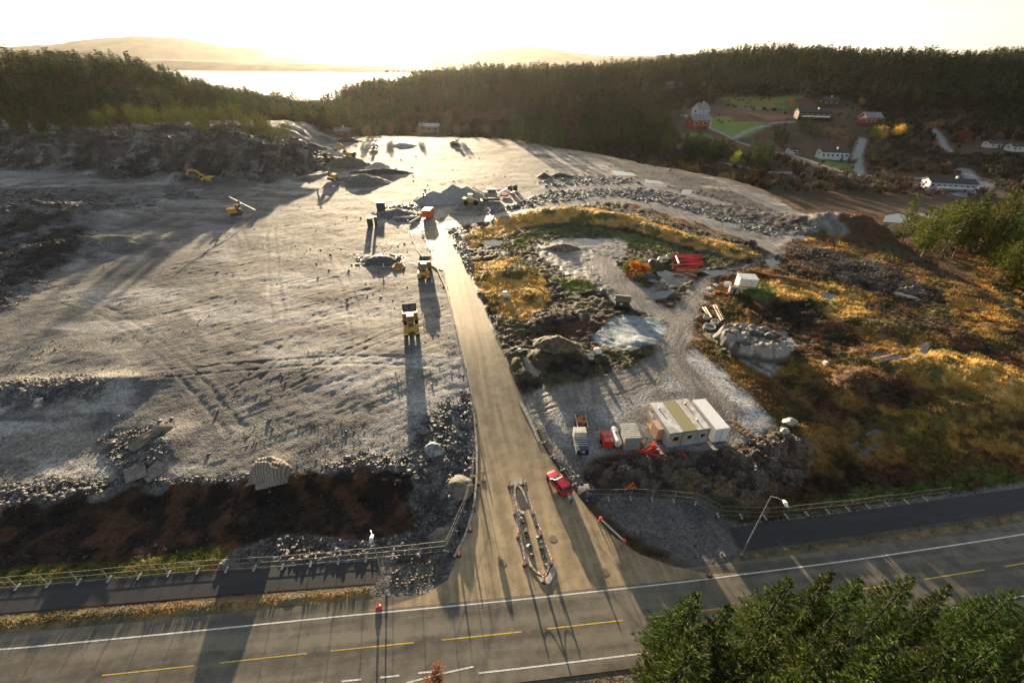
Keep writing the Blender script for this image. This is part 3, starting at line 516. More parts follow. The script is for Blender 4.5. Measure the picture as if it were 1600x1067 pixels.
# ================================================================ things
class MB:
    def __init__(s): s.V = []; s.F = []
    def add(s, V, Fc): k = len(s.V); s.V += [tuple(v) for v in V]; s.F += [tuple(i+k for i in f) for f in Fc]; return s
    def box(s, c, d, rz=0., tilt=0., tx=1., ty=1.):
        """box centre c, size d; tilt turns about x, rz about z; tx, ty shrink the top"""
        V = []
        for z in (-.5, .5):
            for x, y in ((-.5, -.5), (.5, -.5), (.5, .5), (-.5, .5)):
                a = (x*d[0]*(tx if z > 0 else 1), y*d[1]*(ty if z > 0 else 1), z*d[2])
                a = (a[0], a[1]*cos(tilt)-a[2]*sin(tilt), a[1]*sin(tilt)+a[2]*cos(tilt))
                V.append((c[0]+a[0]*cos(rz)-a[1]*sin(rz), c[1]+a[0]*sin(rz)+a[1]*cos(rz), c[2]+a[2]))
        return s.add(V, [(3, 2, 1, 0), (4, 5, 6, 7), (0, 1, 5, 4), (1, 2, 6, 5), (2, 3, 7, 6), (3, 0, 4, 7)])
    def tube(s, P, r, n=6, r1=None):
        P = [Vector(p) for p in P]; m = len(P); V = []; Fc = []
        for i, p in enumerate(P):
            t = (P[min(i+1, m-1)]-P[max(i-1, 0)]).normalized(); a = t.orthogonal().normalized() if abs(t.z) < .99 else Vector((1, 0, 0)); b = t.cross(a)
            rr = r if r1 is None else r+(r1-r)*i/(m-1)
            V += [tuple(p+rr*(a*cos(2*pi*k/n)+b*sin(2*pi*k/n))) for k in range(n)]
        for i in range(m-1):
            for k in range(n): Fc.append((i*n+k, i*n+(k+1) % n, (i+1)*n+(k+1) % n, (i+1)*n+k))
        Fc += [tuple(range(n-1, -1, -1)), tuple((m-1)*n+k for k in range(n))]
        return s.add(V, Fc)
    def bar(s, a, b, w_, h):
        a = Vector(a); b = Vector(b); t = (b-a).normalized(); u = t.cross(Vector((0, 0, 1)));
        u = u.normalized() if u.length > .01 else Vector((1, 0, 0)); v = u.cross(t)
        V = [tuple(p+u*x*w_/2+v*y*h/2) for p in (a, b) for x, y in ((-1, -1), (1, -1), (1, 1), (-1, 1))]
        return s.add(V, [(3, 2, 1, 0), (4, 5, 6, 7), (0, 1, 5, 4), (1, 2, 6, 5), (2, 3, 7, 6), (3, 0, 4, 7)])
    def prism(s, prof, x0, x1):
        """profile in (y, z), extruded along x"""
        n = len(prof); V = [(x0, *p) for p in prof]+[(x1, *p) for p in prof]
        return s.add(V, [tuple(range(n)), tuple(range(2*n-1, n-1, -1))]+[(i, i+n, (i+1) % n+n, (i+1) % n) for i in range(n)])
    def loft(s, rings):
        n = len(rings[0]); V = [p for r in rings for p in r]; Fc = [tuple(range(n-1, -1, -1)), tuple((len(rings)-1)*n+k for k in range(n))]
        for i in range(len(rings)-1):
            for k in range(n): Fc.append((i*n+k, i*n+(k+1) % n, (i+1)*n+(k+1) % n, (i+1)*n+k))
        return s.add(V, Fc)
    def lathe(s, prof, c=(0, 0, 0), n=12, axis='z'):
        V = []; Fc = []; m = len(prof)
        for r, z in prof:
            for k in range(n):
                a = 2*pi*k/n; p = (r*cos(a), r*sin(a), z)
                if axis == 'x': p = (z, r*cos(a), r*sin(a))
                if axis == 'y': p = (r*cos(a), z, r*sin(a))
                V.append((c[0]+p[0], c[1]+p[1], c[2]+p[2]))
        for i in range(m-1):
            for k in range(n): Fc.append((i*n+k, i*n+(k+1) % n, (i+1)*n+(k+1) % n, (i+1)*n+k))
        Fc += [tuple(range(n-1, -1, -1)), tuple((m-1)*n+k for k in range(n))]
        return s.add(V, Fc)
    def build(s, name, m, parent=None, bevel=0., smooth=False, loc=None):
        me = mk_mesh(name, s.V, s.F, m)
        bm = bmesh.new(); bm.from_mesh(me); bmesh.ops.recalc_face_normals(bm, faces=bm.faces)
        if bevel: bmesh.ops.bevel(bm, geom=[e for e in bm.edges if len(e.link_faces) == 2 and e.calc_face_angle(0) > .5], offset=bevel, segments=2, affect='EDGES', profile=.6, clamp_overlap=True)
        bm.to_mesh(me); bm.free()
        if smooth: me.polygons.foreach_set('use_smooth', np.ones(len(me.polygons), bool))
        return link(name, me, parent, loc)
def thing(name, label, cat, p, rz=0., group=None, sc=1., dz=0.):
    o = bpy.data.objects.new(name, None); COL.objects.link(o); o.empty_display_size = .5
    o.location = (float(p[0]), float(p[1]), float(p[2] if len(p) > 2 else Zt(p[0], p[1]))+dz); o.rotation_euler = (0, 0, rz); o.scale = (sc,)*3
    return tag(o, label, cat, group)
def dup(root, p, rz=0., label=None, group=None, sc=None, dz=0.):
    r = root.copy(); COL.objects.link(r); r.location = (float(p[0]), float(p[1]), float(p[2] if len(p) > 2 else Zt(p[0], p[1]))+dz); r.rotation_euler = (0, 0, rz)
    if sc: r.scale = (sc,)*3
    if label: r['label'] = label
    if group: r['group'] = group
    for ch in list(root.children):
        c = ch.copy(); COL.objects.link(c); c.parent = r
        for g in ch.children: d = g.copy(); COL.objects.link(d); d.parent = c
    return r
def at(px, py):
    p = GT(px, py); return (p[0], p[1], float(Zt(p[0], p[1])))
def heading(a, b): return atan2(-(b[0]-a[0]), b[1]-a[1])
YEL = mat('machine_yellow', (.58, .31, .03), .42, vary=.2, scale=2); YELD = mat('machine_ochre', (.42, .23, .035), .55, vary=.3, scale=2)
BLK = mat('rubber_black', (.02, .02, .02), .8, vary=.3, scale=8); DKM = mat('dark_steel', (.06, .06, .062), .5, vary=.35, scale=3)
STEEL = mat('galvanised_steel', (.46, .47, .47), .45, metal=.6, vary=.2, scale=5); GLS = mat('dark_glass', (.02, .026, .03), .1, vary=.1); RED = mat('signal_red', (.62, .05, .022), .5, vary=.2, scale=4)
ORG = mat('signal_orange', (.80, .15, .03), .5, vary=.15, scale=4); WHT = mat('white_paint', (.72, .72, .70), .5, vary=.10, scale=1.5); CREAM = mat('cream_panel', (.60, .57, .50), .6, vary=.12, scale=1.2)
CONC = mat('concrete', (.42, .41, .38), .85, vary=.2, scale=3, bump=.3); KERB = mat('granite_kerb', (.46, .42, .35), .8, vary=.25, scale=2.5, bump=.3); WOOD = mat('raw_timber', (.48, .30, .14), .75, vary=.3, scale=4)
RPIPE = mat('red_pipe', (.62, .045, .035), .4, vary=.15, scale=2); OPIPE = mat('orange_brown_pipe', (.42, .15, .06), .5, vary=.2, scale=2); BED = mat('worn_steel_bed', (.17, .16, .165), .45, metal=.3, vary=.4, scale=1.5)
def wheel(parent, c, r, w_, name='wheel'):
    t = MB().lathe([(r*.62, -w_/2), (r*.93, -w_/2), (r, -w_*.36), (r, w_*.36), (r*.93, w_/2), (r*.62, w_/2)], n=18, axis='x').build(name, BLK, parent, loc=c)
    MB().lathe([(r*.2, -w_*.50), (r*.58, -w_*.42), (r*.61, w_*.42), (r*.2, w_*.50)], n=12, axis='x').build('rim', YELD if r > .5 else STEEL, t); return t
# ---- articulated haulers
def hauler(label, p, rz):
    t = thing('dump_truck', label, 'dump truck', p, rz, 'yellow articulated haulers parked in the site')
    MB().box((0, 1.9, 1.15), (1.0, 3.6, .5)).box((0, -2.4, 1.2), (.9, 5.2, .45)).box((0, 4.0, 1.0), (1.5, .5, .6)).build('chassis', DKM, t, .04)
    b = MB().prism([(1.6, 1.3), (4.35, 1.2), (4.5, 1.75), (4.1, 2.15), (2.6, 2.45), (1.6, 2.5)], -.62, .62).build('bonnet', YEL, t, .08)
    MB().box((0, 3.05, 2.42), (.95, 1.1, .04), tilt=-.14).build('grille', DKM, b); MB().box((0, 4.47, 1.6), (.95, .06, .5), tilt=.2).build('front_grille', DKM, b)
    for sx in (-1, 1):
        MB().prism([(1.5, 1.5), (2.1, 1.95), (3.6, 1.95), (4.3, 1.35), (4.45, 1.0), (4.2, 1.0), (3.5, 1.65), (2.2, 1.65), (1.5, 1.3)], sx*.64, sx*1.45).build('mudguard', YEL, t, .03)
        MB().box((sx*1.15, 4.42, 1.25), (.32, .12, .2)).build('headlight', WHT, t)
        MB().tube([(sx*.9, 1.6, 2.9), (sx*1.45, 1.9, 2.9)], .03).box((sx*1.5, 1.9, 2.75), (.22, .06, .5)).build('mirror', DKM, t)
        wheel(t, (sx*1.12, 2.9, .92), .92, .7); wheel(t, (sx*1.12, -1.6, .92), .92, .7); wheel(t, (sx*1.12, -3.5, .92), .92, .7)
    c = MB().loft([[(-.78, .1, 2.0), (.78, .1, 2.0), (.72, 1.65, 2.0), (-.72, 1.65, 2.0)], [(-.8, .1, 2.5), (.8, .1, 2.5), (.74, 1.7, 2.5), (-.74, 1.7, 2.5)], [(-.7, .2, 3.35), (.7, .2, 3.35), (.62, 1.45, 3.35), (-.62, 1.45, 3.35)]]).build('cab', YEL, t, .05)
    MB().box((0, .85, 3.42), (1.35, 1.35, .1)).build('cab_roof', mat('cab_roof_cream', (.66, .50, .25), .5), c, .03)
    MB().loft([[(-.64, 1.735, 2.45), (.64, 1.735, 2.45), (.64, 1.70, 2.45), (-.64, 1.70, 2.45)], [(-.56, 1.51, 3.28), (.56, 1.51, 3.28), (.56, 1.47, 3.28), (-.56, 1.47, 3.28)]]).build('windscreen', GLS, c)
    for sx in (-1, 1): MB().box((sx*.77, .9, 2.9), (.04, 1.0, .6), tilt=0).build('side_window', GLS, c)
    # bed: open wedge with a tail that rises
    o = [(-.15, 1.55), (-.3, 3.05), (-2.2, 2.95), (-4.7, 3.2), (-5.2, 2.7), (-3.6, 1.45)]
    m = MB()
    for sx in (-1, 1): m.prism(o, sx*1.5, sx*1.4)
    m.prism([(-.15, 1.5), (-.3, 3.3), (-.42, 3.3), (-.27, 1.5)], -1.5, 1.5).prism([(-.2, 1.5), (-3.6, 1.42), (-5.25, 2.7), (-5.2, 2.8), (-3.55, 1.55), (-.2, 1.62)], -1.4, 1.4)
    bd = m.build('dump_bed', YELD, t, .02)
    MB().prism([(-.45, 1.64), (-3.52, 1.58), (-5.15, 2.82), (-5.1, 2.85), (-3.5, 1.62), (-.45, 1.68)], -1.39, 1.39).build('bed_floor', BED, bd)
    MB().box((0, -.2, 3.36), (2.9, .5, .06)).build('headboard', YEL, bd); return t
hauler('nearer yellow hauler on the open gravel, facing the camera with an empty raised-tail bed', G(643, 512, 2.2), radians(194))
hauler('farther yellow hauler beside the top of the asphalt road, just left of its kerb', G(664, 429, 2.2), radians(186))
# ---- tracked machines
def tracks(t, L, wd, g, h=.9, m=DKM):
    for sx in (-1, 1):
        P = [(-L/2+.3, 0), (L/2-.3, 0), (L/2, h*.45), (L/2-.25, h), (-L/2+.25, h), (-L/2, h*.45)]
        MB().prism(P, sx*g-wd/2, sx*g+wd/2).build('track', m, t, .05)
    MB().box((0, 0, h*.6), (2*g, L*.4, h*.5)).build('undercarriage', DKM, t)
def excavator(label, p, rz, pose, sc=1., body=YEL, grp=None):
    t = thing('excavator', label, 'excavator', p, rz, grp, sc); tracks(t, 4.6, .6, 1.2)
    h = MB().box((0, -.6, 1.65), (2.7, 4.0, 1.1)).box((.1, -1.4, 2.3), (2.4, 2.2, .35)).build('upper_body', body, t, .06)
    MB().box((0, -2.65, 1.7), (2.6, .7, 1.2)).build('counterweight', DKM, t, .08)
    c = MB().loft([[(-1.3, .3, 2.0), (-.35, .3, 2.0), (-.35, 1.9, 2.0), (-1.3, 1.9, 2.0)], [(-1.3, .3, 3.1), (-.35, .3, 3.1), (-.35, 1.6, 3.1), (-1.3, 1.6, 3.1)]]).build('cab', body, t, .05)
    MB().box((-.82, 1.80, 2.6), (.75, .05, .8), tilt=.27).box((-1.32, 1.0, 2.6), (.03, 1.0, .7)).build('cab_glass', GLS, c)
    B = [(.2, .9, 1.9)]+pose
    m = MB(); m.bar(B[0], B[1], .45, .7); m.bar(B[1], B[2], .42, .6); bo = m.build('boom', body, t, .04)
    MB().bar(B[2], B[3], .34, .5).tube([B[1], tuple((Vector(B[2])+Vector(B[3]))/2+Vector((0, 0, .3)))], .09).build('stick', body, t, .03)
    e = Vector(B[3]); MB().prism([(e.y-.2, e.z+.2), (e.y+.7, e.z+.1), (e.y+.75, e.z-.6), (e.y+.2, e.z-1.0), (e.y-.5, e.z-.8), (e.y-.1, e.z-.6)], -.65, .65).build('bucket', DKM, t, .03); return t
excavator('yellow excavator at the foot of the dark rock cut, arm folded down', G(326, 287, 2.3), radians(84), [(.2, 3.4, 4.2), (.2, 6.2, 4.6), (.2, 8.0, 2.6)], 1.15)
excavator('yellow excavator on top of a spoil heap with its arm raised toward the pale boulders', (*G(546, 247, 5.)[:2], 5.), radians(70), [(.2, 2.8, 4.6), (.2, 4.8, 5.4), (.2, 6.2, 3.2)], 1.2)
excavator('small dark excavator standing between the pale gravel pile and the dark open box', G(665, 312, 2.4), radians(10), [(.2, 1.6, 4.2), (.2, 2.2, 5.2), (.2, 2.9, 4.2)], .8, DKM)
def drill(label, p, rz, ang, sc=1.):
    t = thing('drill_rig', label, 'drill rig', p, rz, None, sc); tracks(t, 3.2, .5, .95, .8)
    MB().box((0, -.9, 1.5), (1.9, 2.6, 1.2)).build('engine_housing', YEL, t, .06); MB().box((0, .9, 1.4), (1.4, 1.0, .8)).build('front_frame', DKM, t, .04)
    c = MB().box((-.5, .3, 2.3), (.9, 1.1, 1.3), ty=.8).build('cab', YELD, t, .05); MB().box((-.5, .82, 2.4), (.7, .04, .7)).build('cab_glass', GLS, c)
    MB().bar((.3, .4, 1.8), (.3, 1.9, 3.2), .3, .35).bar((.3, 1.9, 3.2), (.3, 2.9, 2.6), .25, .3).build('boom', DKM, t, .03)
    a = Vector((.3, 3.1, 2.6)); d = Vector((sin(ang)*.1, sin(ang), cos(ang))); m = MB()
    for s_ in (-1, 1): m.bar(tuple(a-d*2.6+Vector((s_*.17, 0, 0))), tuple(a+d*4.6+Vector((s_*.17, 0, 0))), .1, .14)
    for k in range(13): m.bar(tuple(a+d*(-2.5+k*.58)+Vector((-.17, 0, 0))), tuple(a+d*(-2.2+k*.58)+Vector((.17, 0, 0))), .06, .06)
    m.tube([tuple(a-d*2.4), tuple(a+d*4.)], .06).build('mast', DKM, t); MB().box(tuple(a+d*2.2+Vector((0, .15, 0))), (.4, .4, .8)).build('drill_head', YELD, t); return t
drill('yellow drill rig alone on the gravel with its lattice mast tilted across it', G(371, 336, 2.3), radians(-70), -.95, 1.15)
drill('green-yellow drill rig parked in front of the spoil heap under the raised excavator', G(520, 281, 2.5), radians(60), -1.25, 1.25)
# ---- wheel loader
t = thing('wheel_loader', 'yellow and white wheel loader parked right of the pale gravel pile', 'wheel loader', G(737, 319, 2.4), radians(-80), None, 1.1)
MB().prism([(-3.2, 1.2), (-3.2, 2.1), (-1.2, 2.3), (.3, 1.8), (2.0, 1.5), (2.0, .9), (-2.6, .9)], -.95, .95).build('body', YEL, t, .06)
c = MB().box((0, -.4, 2.6), (1.4, 1.5, 1.4), tx=.85, ty=.85).build('cab', WHT, t, .05); MB().box((0, .34, 2.65), (1.1, .04, .9), tilt=.1).build('cab_glass', GLS, c); MB().box((0, -.4, 3.35), (1.5, 1.6, .1)).build('cab_roof', WHT, c)
for sx in (-1, 1):
    for yy in (-2., 1.3): wheel(t, (sx*1.15, yy, .8), .8, .55)
MB().bar((-.5, 1., 1.6), (-.5, 3.2, .9), .18, .35).bar((.5, 1., 1.6), (.5, 3.2, .9), .18, .35).build('lift_arm', YEL, t)
MB().prism([(3.1, .2), (3.2, 1.3), (3.5, 1.4), (3.4, .35), (4.4, .15), (4.4, .05)], -1.5, 1.5).build('bucket', DKM, t)
# ---- crushing plant: hopper with belts
t = thing('crushing_plant', 'mobile crushing plant with slanting conveyor belts behind the loader', 'crusher', G(768, 312, 2.6), radians(95), None, 1.1); tracks(t, 6., .5, 1.2, .8)
MB().box((0, .3, 1.9), (2.0, 4.4, 1.6)).build('crusher_body', mat('machine_grey_green', (.30, .30, .27), .5), t, .05); MB().prism([(-1.2, 2.6), (-1.8, 3.7), (1.8, 3.7), (1.2, 2.6)], -1.3, 1.3).build('hopper', BED, t)
for y1, z1 in ((6.6, 4.2), (-5.2, 3.6)): MB().bar((0, y1*.2, 1.4), (0, y1, z1), .9, .3).bar((0, y1*.6, .2), (0, y1*.7, z1*.72), .12, .12).build('conveyor', mat('belt_beige', (.42, .36, .28), .7), t)
t = thing('screening_machine', 'rust red and white screening machine on the gravel shelf beside the crusher', 'screener', G(788, 306, 2.6), radians(80), None, .9); tracks(t, 4., .5, 1.0, .7, RED)
MB().prism([(-2.4, 1.2), (-2.6, 2.2), (2.4, 3.1), (2.6, 2.1)], -.9, .9).build('screen_box', WHT, t, .03); MB().bar((0, 1.5, 1.2), (0, 5.2, 3.1), .7, .25).build('conveyor', RED, t); MB().bar((0, -2, 1), (0, -4.6, 2.2), .6, .2).build('tail_conveyor', RED, t)
for i, (a, b, lb) in enumerate(((797, 299, 'left of the two dark fuel drums on the gravel shelf'), (805, 298, 'right of the two dark fuel drums on the gravel shelf'))):
    t = thing('fuel_drum', lb, 'tank', G(a, b, 2.6), 0, 'dark drums on the gravel shelf'); MB().lathe([(.2, 0), (.95, .05), (1.0, .3), (1.0, 1.9), (.95, 2.1), (.3, 2.2)], n=14).build('drum', DKM, t); MB().lathe([(.25, 2.2), (.25, 2.35)], n=8).build('cap', BLK, t)
# ---- boxes at the head of the road
t = thing('skip_container', 'orange red steel box at the head of the asphalt road', 'container', G(669, 338, 2.3), radians(-6)); MB().box((0, 0, 1.3), (3.0, 4.4, 2.4)).build('shell', ORG, t, .04)
m = MB(); [m.box((-1.35+k*.3, -2.22, 1.3), (.08, .05, 2.2)) for k in range(10)]; m.build('rib', RED, t); MB().box((0, 0, 2.54), (2.7, 4.1, .06)).build('lid', DKM, t)
for a, b, w_, h, lb in ((579, 353, 1.6, 2.6, 'dark upright cabinet left of the thin post on the gravel'), (588, 353, .8, 2.9, 'thin dark post right of the dark cabinet'), (596, 330, 2.6, 3.2, 'dark tank block standing by the rubble bank')):
    t = thing('equipment_cabinet', lb, 'cabinet', G(a, b, 2.2), .1); MB().box((0, 0, h/2), (w_, w_*.9, h)).build('housing', DKM, t, .08); MB().box((0, 0, h+.06), (w_*1.12, w_*1.02, .1)).build('top', BED, t); MB().box((0, -w_*.455, h*.55), (w_*.7, .03, h*.6)).build('door', mat('cabinet_green', (.05, .06, .045), .6), t)
for a, b, c_, d, lb in ((614, 342, 653, 340, 'long pale beam lying in front of the rubble bank'), (640, 350, 655, 341, 'shorter pale beam slanting toward the road head')):
    A = G(a, b, 2.3); B = G(c_, d, 2.3); ctr = (A+B)/2; L = float(np.hypot(*(B-A)[:2])); t = thing('steel_beam', lb, 'beam', ctr, heading(A, B)); MB().box((0, 0, .5), (.5, L, .12)).box((0, 0, .3), (.12, L, .4)).box((0, 0, .08), (.5, L, .12)).build('profile', CONC, t)
t = thing('stake', 'white survey stake beside the orange red steel box', 'stake', G(656, 342, 2.2)); MB().box((0, 0, 1.2), (.12, .12, 2.4)).build('post', WHT, t); MB().box((.25, 0, 2.3), (.5, .04, .3)).build('tag_board', ORG, t)
for a, b, rz_, lb in ((712, 227, 1.2, 'pale yellow dozer near the far right edge of the gravel plain'), (585, 233, .2, 'small pale dozer standing alone at the far edge of the plain')):
    t = thing('bulldozer', lb, 'bulldozer', G(a, b, 3.), rz_, None, 1.1); tracks(t, 4., .6, 1.1, 1.1); MB().box((0, .8, 1.7), (1.4, 2.6, 1.1)).build('bonnet', YEL, t, .05); MB().box((0, -.9, 2.3), (1.7, 1.5, 1.9), tx=.85, ty=.85).build('cab', WHT, t, .05)
    MB().prism([(2.6, .1), (2.5, 1.4), (2.7, 1.5), (2.9, .1)], -1.9, 1.9).build('blade', YELD, t)
for a, b, lb in ((436, 238, 'red machine frame beside the right end of the rock cut'), (514, 252, 'red compressor on wheels beside the dark spoil heap')):
    t = thing('compressor', lb, 'compressor', G(a, b, 2.6), .3); MB().box((0, 0, 1.3), (1.8, 3., 1.3)).build('housing', RED, t, .1); MB().tube([(0, 1.5, .7), (0, 3., .6)], .07).build('drawbar', DKM, t)
    for sx in (-1, 1): wheel(t, (sx*.95, 0, .4), .4, .25)
t = thing('hose_reel', 'yellow loop of hose lying on the rubble near the dark pile', 'hose', G(623, 418, 2.15)); MB().tube([(1.5*cos(k*pi/12), 1.5*sin(k*pi/12), .2) for k in range(25)], .22, 8).build('hose_ring', YEL, t); MB().tube([(1.2*cos(k*pi/12), 1.2*sin(k*pi/12), .55) for k in range(18)], .16, 8).build('inner_coil', YELD, t)
# ---- heaps of stone and soil
def heap(name, label, cat, px, py, z, rx, ry, h, c1, c2, rz=0., seed=1, rough=.5, group=None, sc=2., peaks=None, stripes=0, rgh=.8):
    n = 56; u = np.linspace(-1.25, 1.25, n); U, V_ = np.meshgrid(u, u); x = U*rx; y = V_*ry; p = G(px, py, z); r = np.hypot(U, V_)*(1+.35*(fbm(U*1.3+seed, V_*1.3, 3, seed)-.5)*2*rough)
    hh = np.clip(1-r, -.2, 1)
    hh = np.where(hh > .7, .7+(hh-.7)*.6, hh)
    if peaks: hh = np.max([np.clip(1-np.hypot((U-a)/s_, (V_-b)/s_)*(1+.2*(fbm(U*2+seed, V_*2, 2, seed)-.5)), -.2, 1)*k for a, b, s_, k in peaks], 0)
    hh = hh*h+(fbm(x/sc, y/sc, 4, seed+3)-.5)*h*.4*rough*np.clip(hh*4+.3, 0, 1)+(fbm(x*1.6, y*1.6, 2, seed+5)-.5)*.35*rough
    X_ = p[0]+x*cos(rz)-y*sin(rz); Y_ = p[1]+x*sin(rz)+y*cos(rz); gz = float(Zt(p[0], p[1])); mk = hh > -.12*h
    idx = np.arange(n*n).reshape(n, n); q = np.stack([idx[:-1, :-1], idx[:-1, 1:], idx[1:, 1:], idx[1:, :-1]], -1).reshape(-1, 4); q = q[mk.ravel()[q].all(1)]
    used = np.unique(q); rem = np.full(n*n, -1); rem[used] = np.arange(len(used)); VV = np.stack([X_-p[0], Y_-p[1], hh], -1).reshape(-1, 3)[used]
    o = link(name, mk_mesh(name, VV, rem[q], mat(name+'_'+str(seed), c1, rgh, vary=.3, scale=1.4, bump=.6, c2=c2), True)); o.location = (p[0], p[1], gz-.05); return tag(o, label, cat, group)
heap('gravel_pile', 'large pale grey crushed gravel pile with several peaks near the loader', 'gravel pile', 706, 310, 2.3, 12, 9, 5., (.27, .29, .29), (.19, .2, .2), 0, 2, .35, peaks=[(-.55, -.3, .75, .72), (.05, .15, .8, 1.), (.5, .1, .7, .95), (-.1, -.45, .5, .45)])
heap('gravel_pile', 'low pale gravel pile behind the dark bank near the plain centre', 'gravel pile', 592, 262, 2.5, 6, 5, 3.2, (.30, .31, .31), (.2, .2, .2), 0, 3, .3)
heap('soil_bank', 'long dark soil bank in front of the low pale pile', 'soil bank', 600, 270, 2.5, 16, 3.5, 2.4, (.05, .042, .04), (.02, .018, .018), .05, 4, .6)
heap('spoil_heap', 'big brown spoil heap carrying the excavator', 'spoil heap', 545, 258, 2.5, 11, 9, 5.0, (.13, .11, .08), (.06, .05, .04), 0, 5, .8)
heap('spoil_heap', 'grey rock pile joined to the right side of the excavator heap', 'spoil heap', 568, 283, 2.3, 13, 5, 3.2, (.13, .13, .13), (.05, .05, .052), -.1, 6, .9)
heap('spoil_heap', 'dark spoil heap left of the raised excavator', 'spoil heap', 490, 254, 2.5, 10, 4, 3., (.08, .075, .075), (.03, .03, .032), 0, 7, .8)
heap('spoil_heap', 'dark dirt mound at the forest edge of the far plain', 'spoil heap', 545, 221, 3, 9, 4, 3., (.05, .04, .035), (.025, .02, .018), 0, 8, .5)
heap('rubble_pile', 'oval dark rubble pile on the plain left of the farther hauler', 'rubble pile', 594, 408, 2.2, 6, 4, 1.8, (.08, .08, .085), (.03, .03, .035), 0, 9, .9)
heap('rubble_pile', 'rubble bank beside the dark tank near the head of the road', 'rubble pile', 620, 334, 2.2, 7, 4, 2.0, (.15, .145, .145), (.07, .065, .07), 0, 19, .9)
heap('gravel_pile', 'small gravel cone with a sunlit crown beside the lower end of the kerb', 'gravel pile', 711, 756, 1.2, 2.3, 2.0, 1.25, (.15, .135, .11), (.08, .075, .07), 0, 10, .45)
heap('gravel_pile', 'low sandy pile behind the corner of the mesh fence', 'gravel pile', 688, 834, .6, 1.8, 1.4, .75, (.15, .13, .105), (.08, .075, .07), .4, 11, .7)
heap('gravel_pile', 'round black gravel pile behind the fence corner next to the red car', 'gravel pile', 924, 756, 1.6, 2., 1.9, 1.0, (.045, .043, .05), (.025, .024, .03), 0, 12, .2)
heap('rubble_pile', 'left of the two dark stone heaps on the far right shelf', 'rubble pile', 850, 276, 2.6, 4, 3, 2.2, (.06, .06, .06), (.03, .03, .03), 0, 13, .6, 'dark stone heaps on the far shelf')
heap('rubble_pile', 'right of the two dark stone heaps on the far right shelf', 'rubble pile', 875, 275, 2.6, 6, 3, 2.0, (.07, .07, .07), (.03, .03, .03), 0, 14, .6, 'dark stone heaps on the far shelf')
heap('rock_pile', 'white boulder pile at the far left of the plain', 'rock pile', 520, 240, 2.8, 6, 5, 2.6, (.36, .36, .37), (.2, .2, .2), 0, 15, .9)
heap('rock_pile', 'bright pale rock heap at the far edge of the plain centre', 'rock pile', 630, 227, 3, 8, 5, 1.8, (.36, .35, .33), (.2, .2, .19), 0, 16, .8)
for i, (a, b, z, rx, ry, h, lb) in enumerate(((870, 553, 2.2, 4.2, 2.6, 2.0, 'brown earth mound with a bleached crest left of the white sack'), (880, 388, 2.2, 5.5, 3.4, 1.6, 'pale clay mound in the peat above the gold grass'))):
    heap('earth_mound', lb, 'earth mound', a, b, z, rx, ry, h, ((.11, .08, .05), (.16, .14, .115))[i], (.035, .028, .02), .1*i, 20+i, .9)
# ---- rock outcrop beside the yard, cut face toward the yard
def outcrop():
    p = G(1168, 550, 2.0); n = 110; u = np.linspace(-1, 1, n); U, V_ = np.meshgrid(u, u); x = U*6.6; y = V_*5.2
    e = sst(1.0, .55, np.abs(U)**2.5+np.abs(V_)**2.5+.5*(fbm(U*2, V_*2, 3, 3)-.5)); l = sst(-.95, -.80, U+.45*V_+.25*(fbm(U*3, V_*3, 2, 8)-.5))
    cell = np.zeros_like(x); best = np.full(x.shape, 9.); r = np.random.default_rng(5)
    for cx, cy in r.uniform(-1, 1, (70, 2))*(6.6, 5.2):
        d = np.hypot(x-cx, (y-cy)*1.25)/r.uniform(.8, 1.7); best = np.minimum(best, d)
    h = e*l*(1.2+.8*fbm(x/3, y/3, 3, 4)+.45*np.clip(1-best, -.1, .45)+.9*(terr(fbm(x/1.3, y/1.3, 3, 6), 7)-.4)+.5*(fbm(x*1.6, y*1.6, 3, 6)-.5))
    idx = np.arange(n*n).reshape(n, n); q = np.stack([idx[:-1, :-1], idx[:-1, 1:], idx[1:, 1:], idx[1:, :-1]], -1).reshape(-1, 4); q = q[((e*l) > .02).ravel()[q].any(1)]
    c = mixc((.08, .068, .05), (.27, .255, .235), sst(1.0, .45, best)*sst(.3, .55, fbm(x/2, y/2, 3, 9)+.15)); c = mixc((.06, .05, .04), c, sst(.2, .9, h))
    o = link('rock_outcrop', mk_mesh('rock_outcrop', np.stack([x, y, h*1.15-.6], -1).reshape(-1, 3), q, colattr_mat('outcrop_rock', .7, .3, 2.5), True, c.reshape(-1, 3))); o.rotation_euler = (0, 0, -.35)
    o.location = (p[0], p[1], float(Zt(p[0], p[1]))); tag(o, 'pale blasted rock outcrop with a dark cut face beside the yard', 'rock outcrop')
outcrop()
# ---- single boulders
def rock_mesh(seed, c, s=(1, 1, .7)):
    bm = bmesh.new(); bmesh.ops.create_icosphere(bm, subdivisions=3, radius=1); r = random.Random(seed)
    P = [(Vector((r.uniform(-1, 1), r.uniform(-1, 1), r.uniform(-1, 1))).normalized(), r.uniform(.6, .88)) for _ in range(14)]
    for v in bm.verts:
        for nrm, d in P:
            k = v.co.dot(nrm)-d
            if k > 0: v.co -= nrm*k
        v.co = Vector((v.co.x*s[0], v.co.y*s[1], v.co.z*s[2]))
    me = bpy.data.meshes.new('boulder'); bm.to_mesh(me); bm.free(); me.materials.append(c); return me
RK1 = mat('boulder_blue_grey', (.25, .28, .29), .6, vary=.3, scale=2, bump=.5); RK2 = mat('boulder_pale', (.42, .40, .37), .7, vary=.3, scale=2, bump=.5); RK3 = mat('boulder_dark', (.11, .10, .10), .7, vary=.3, scale=2, bump=.5)
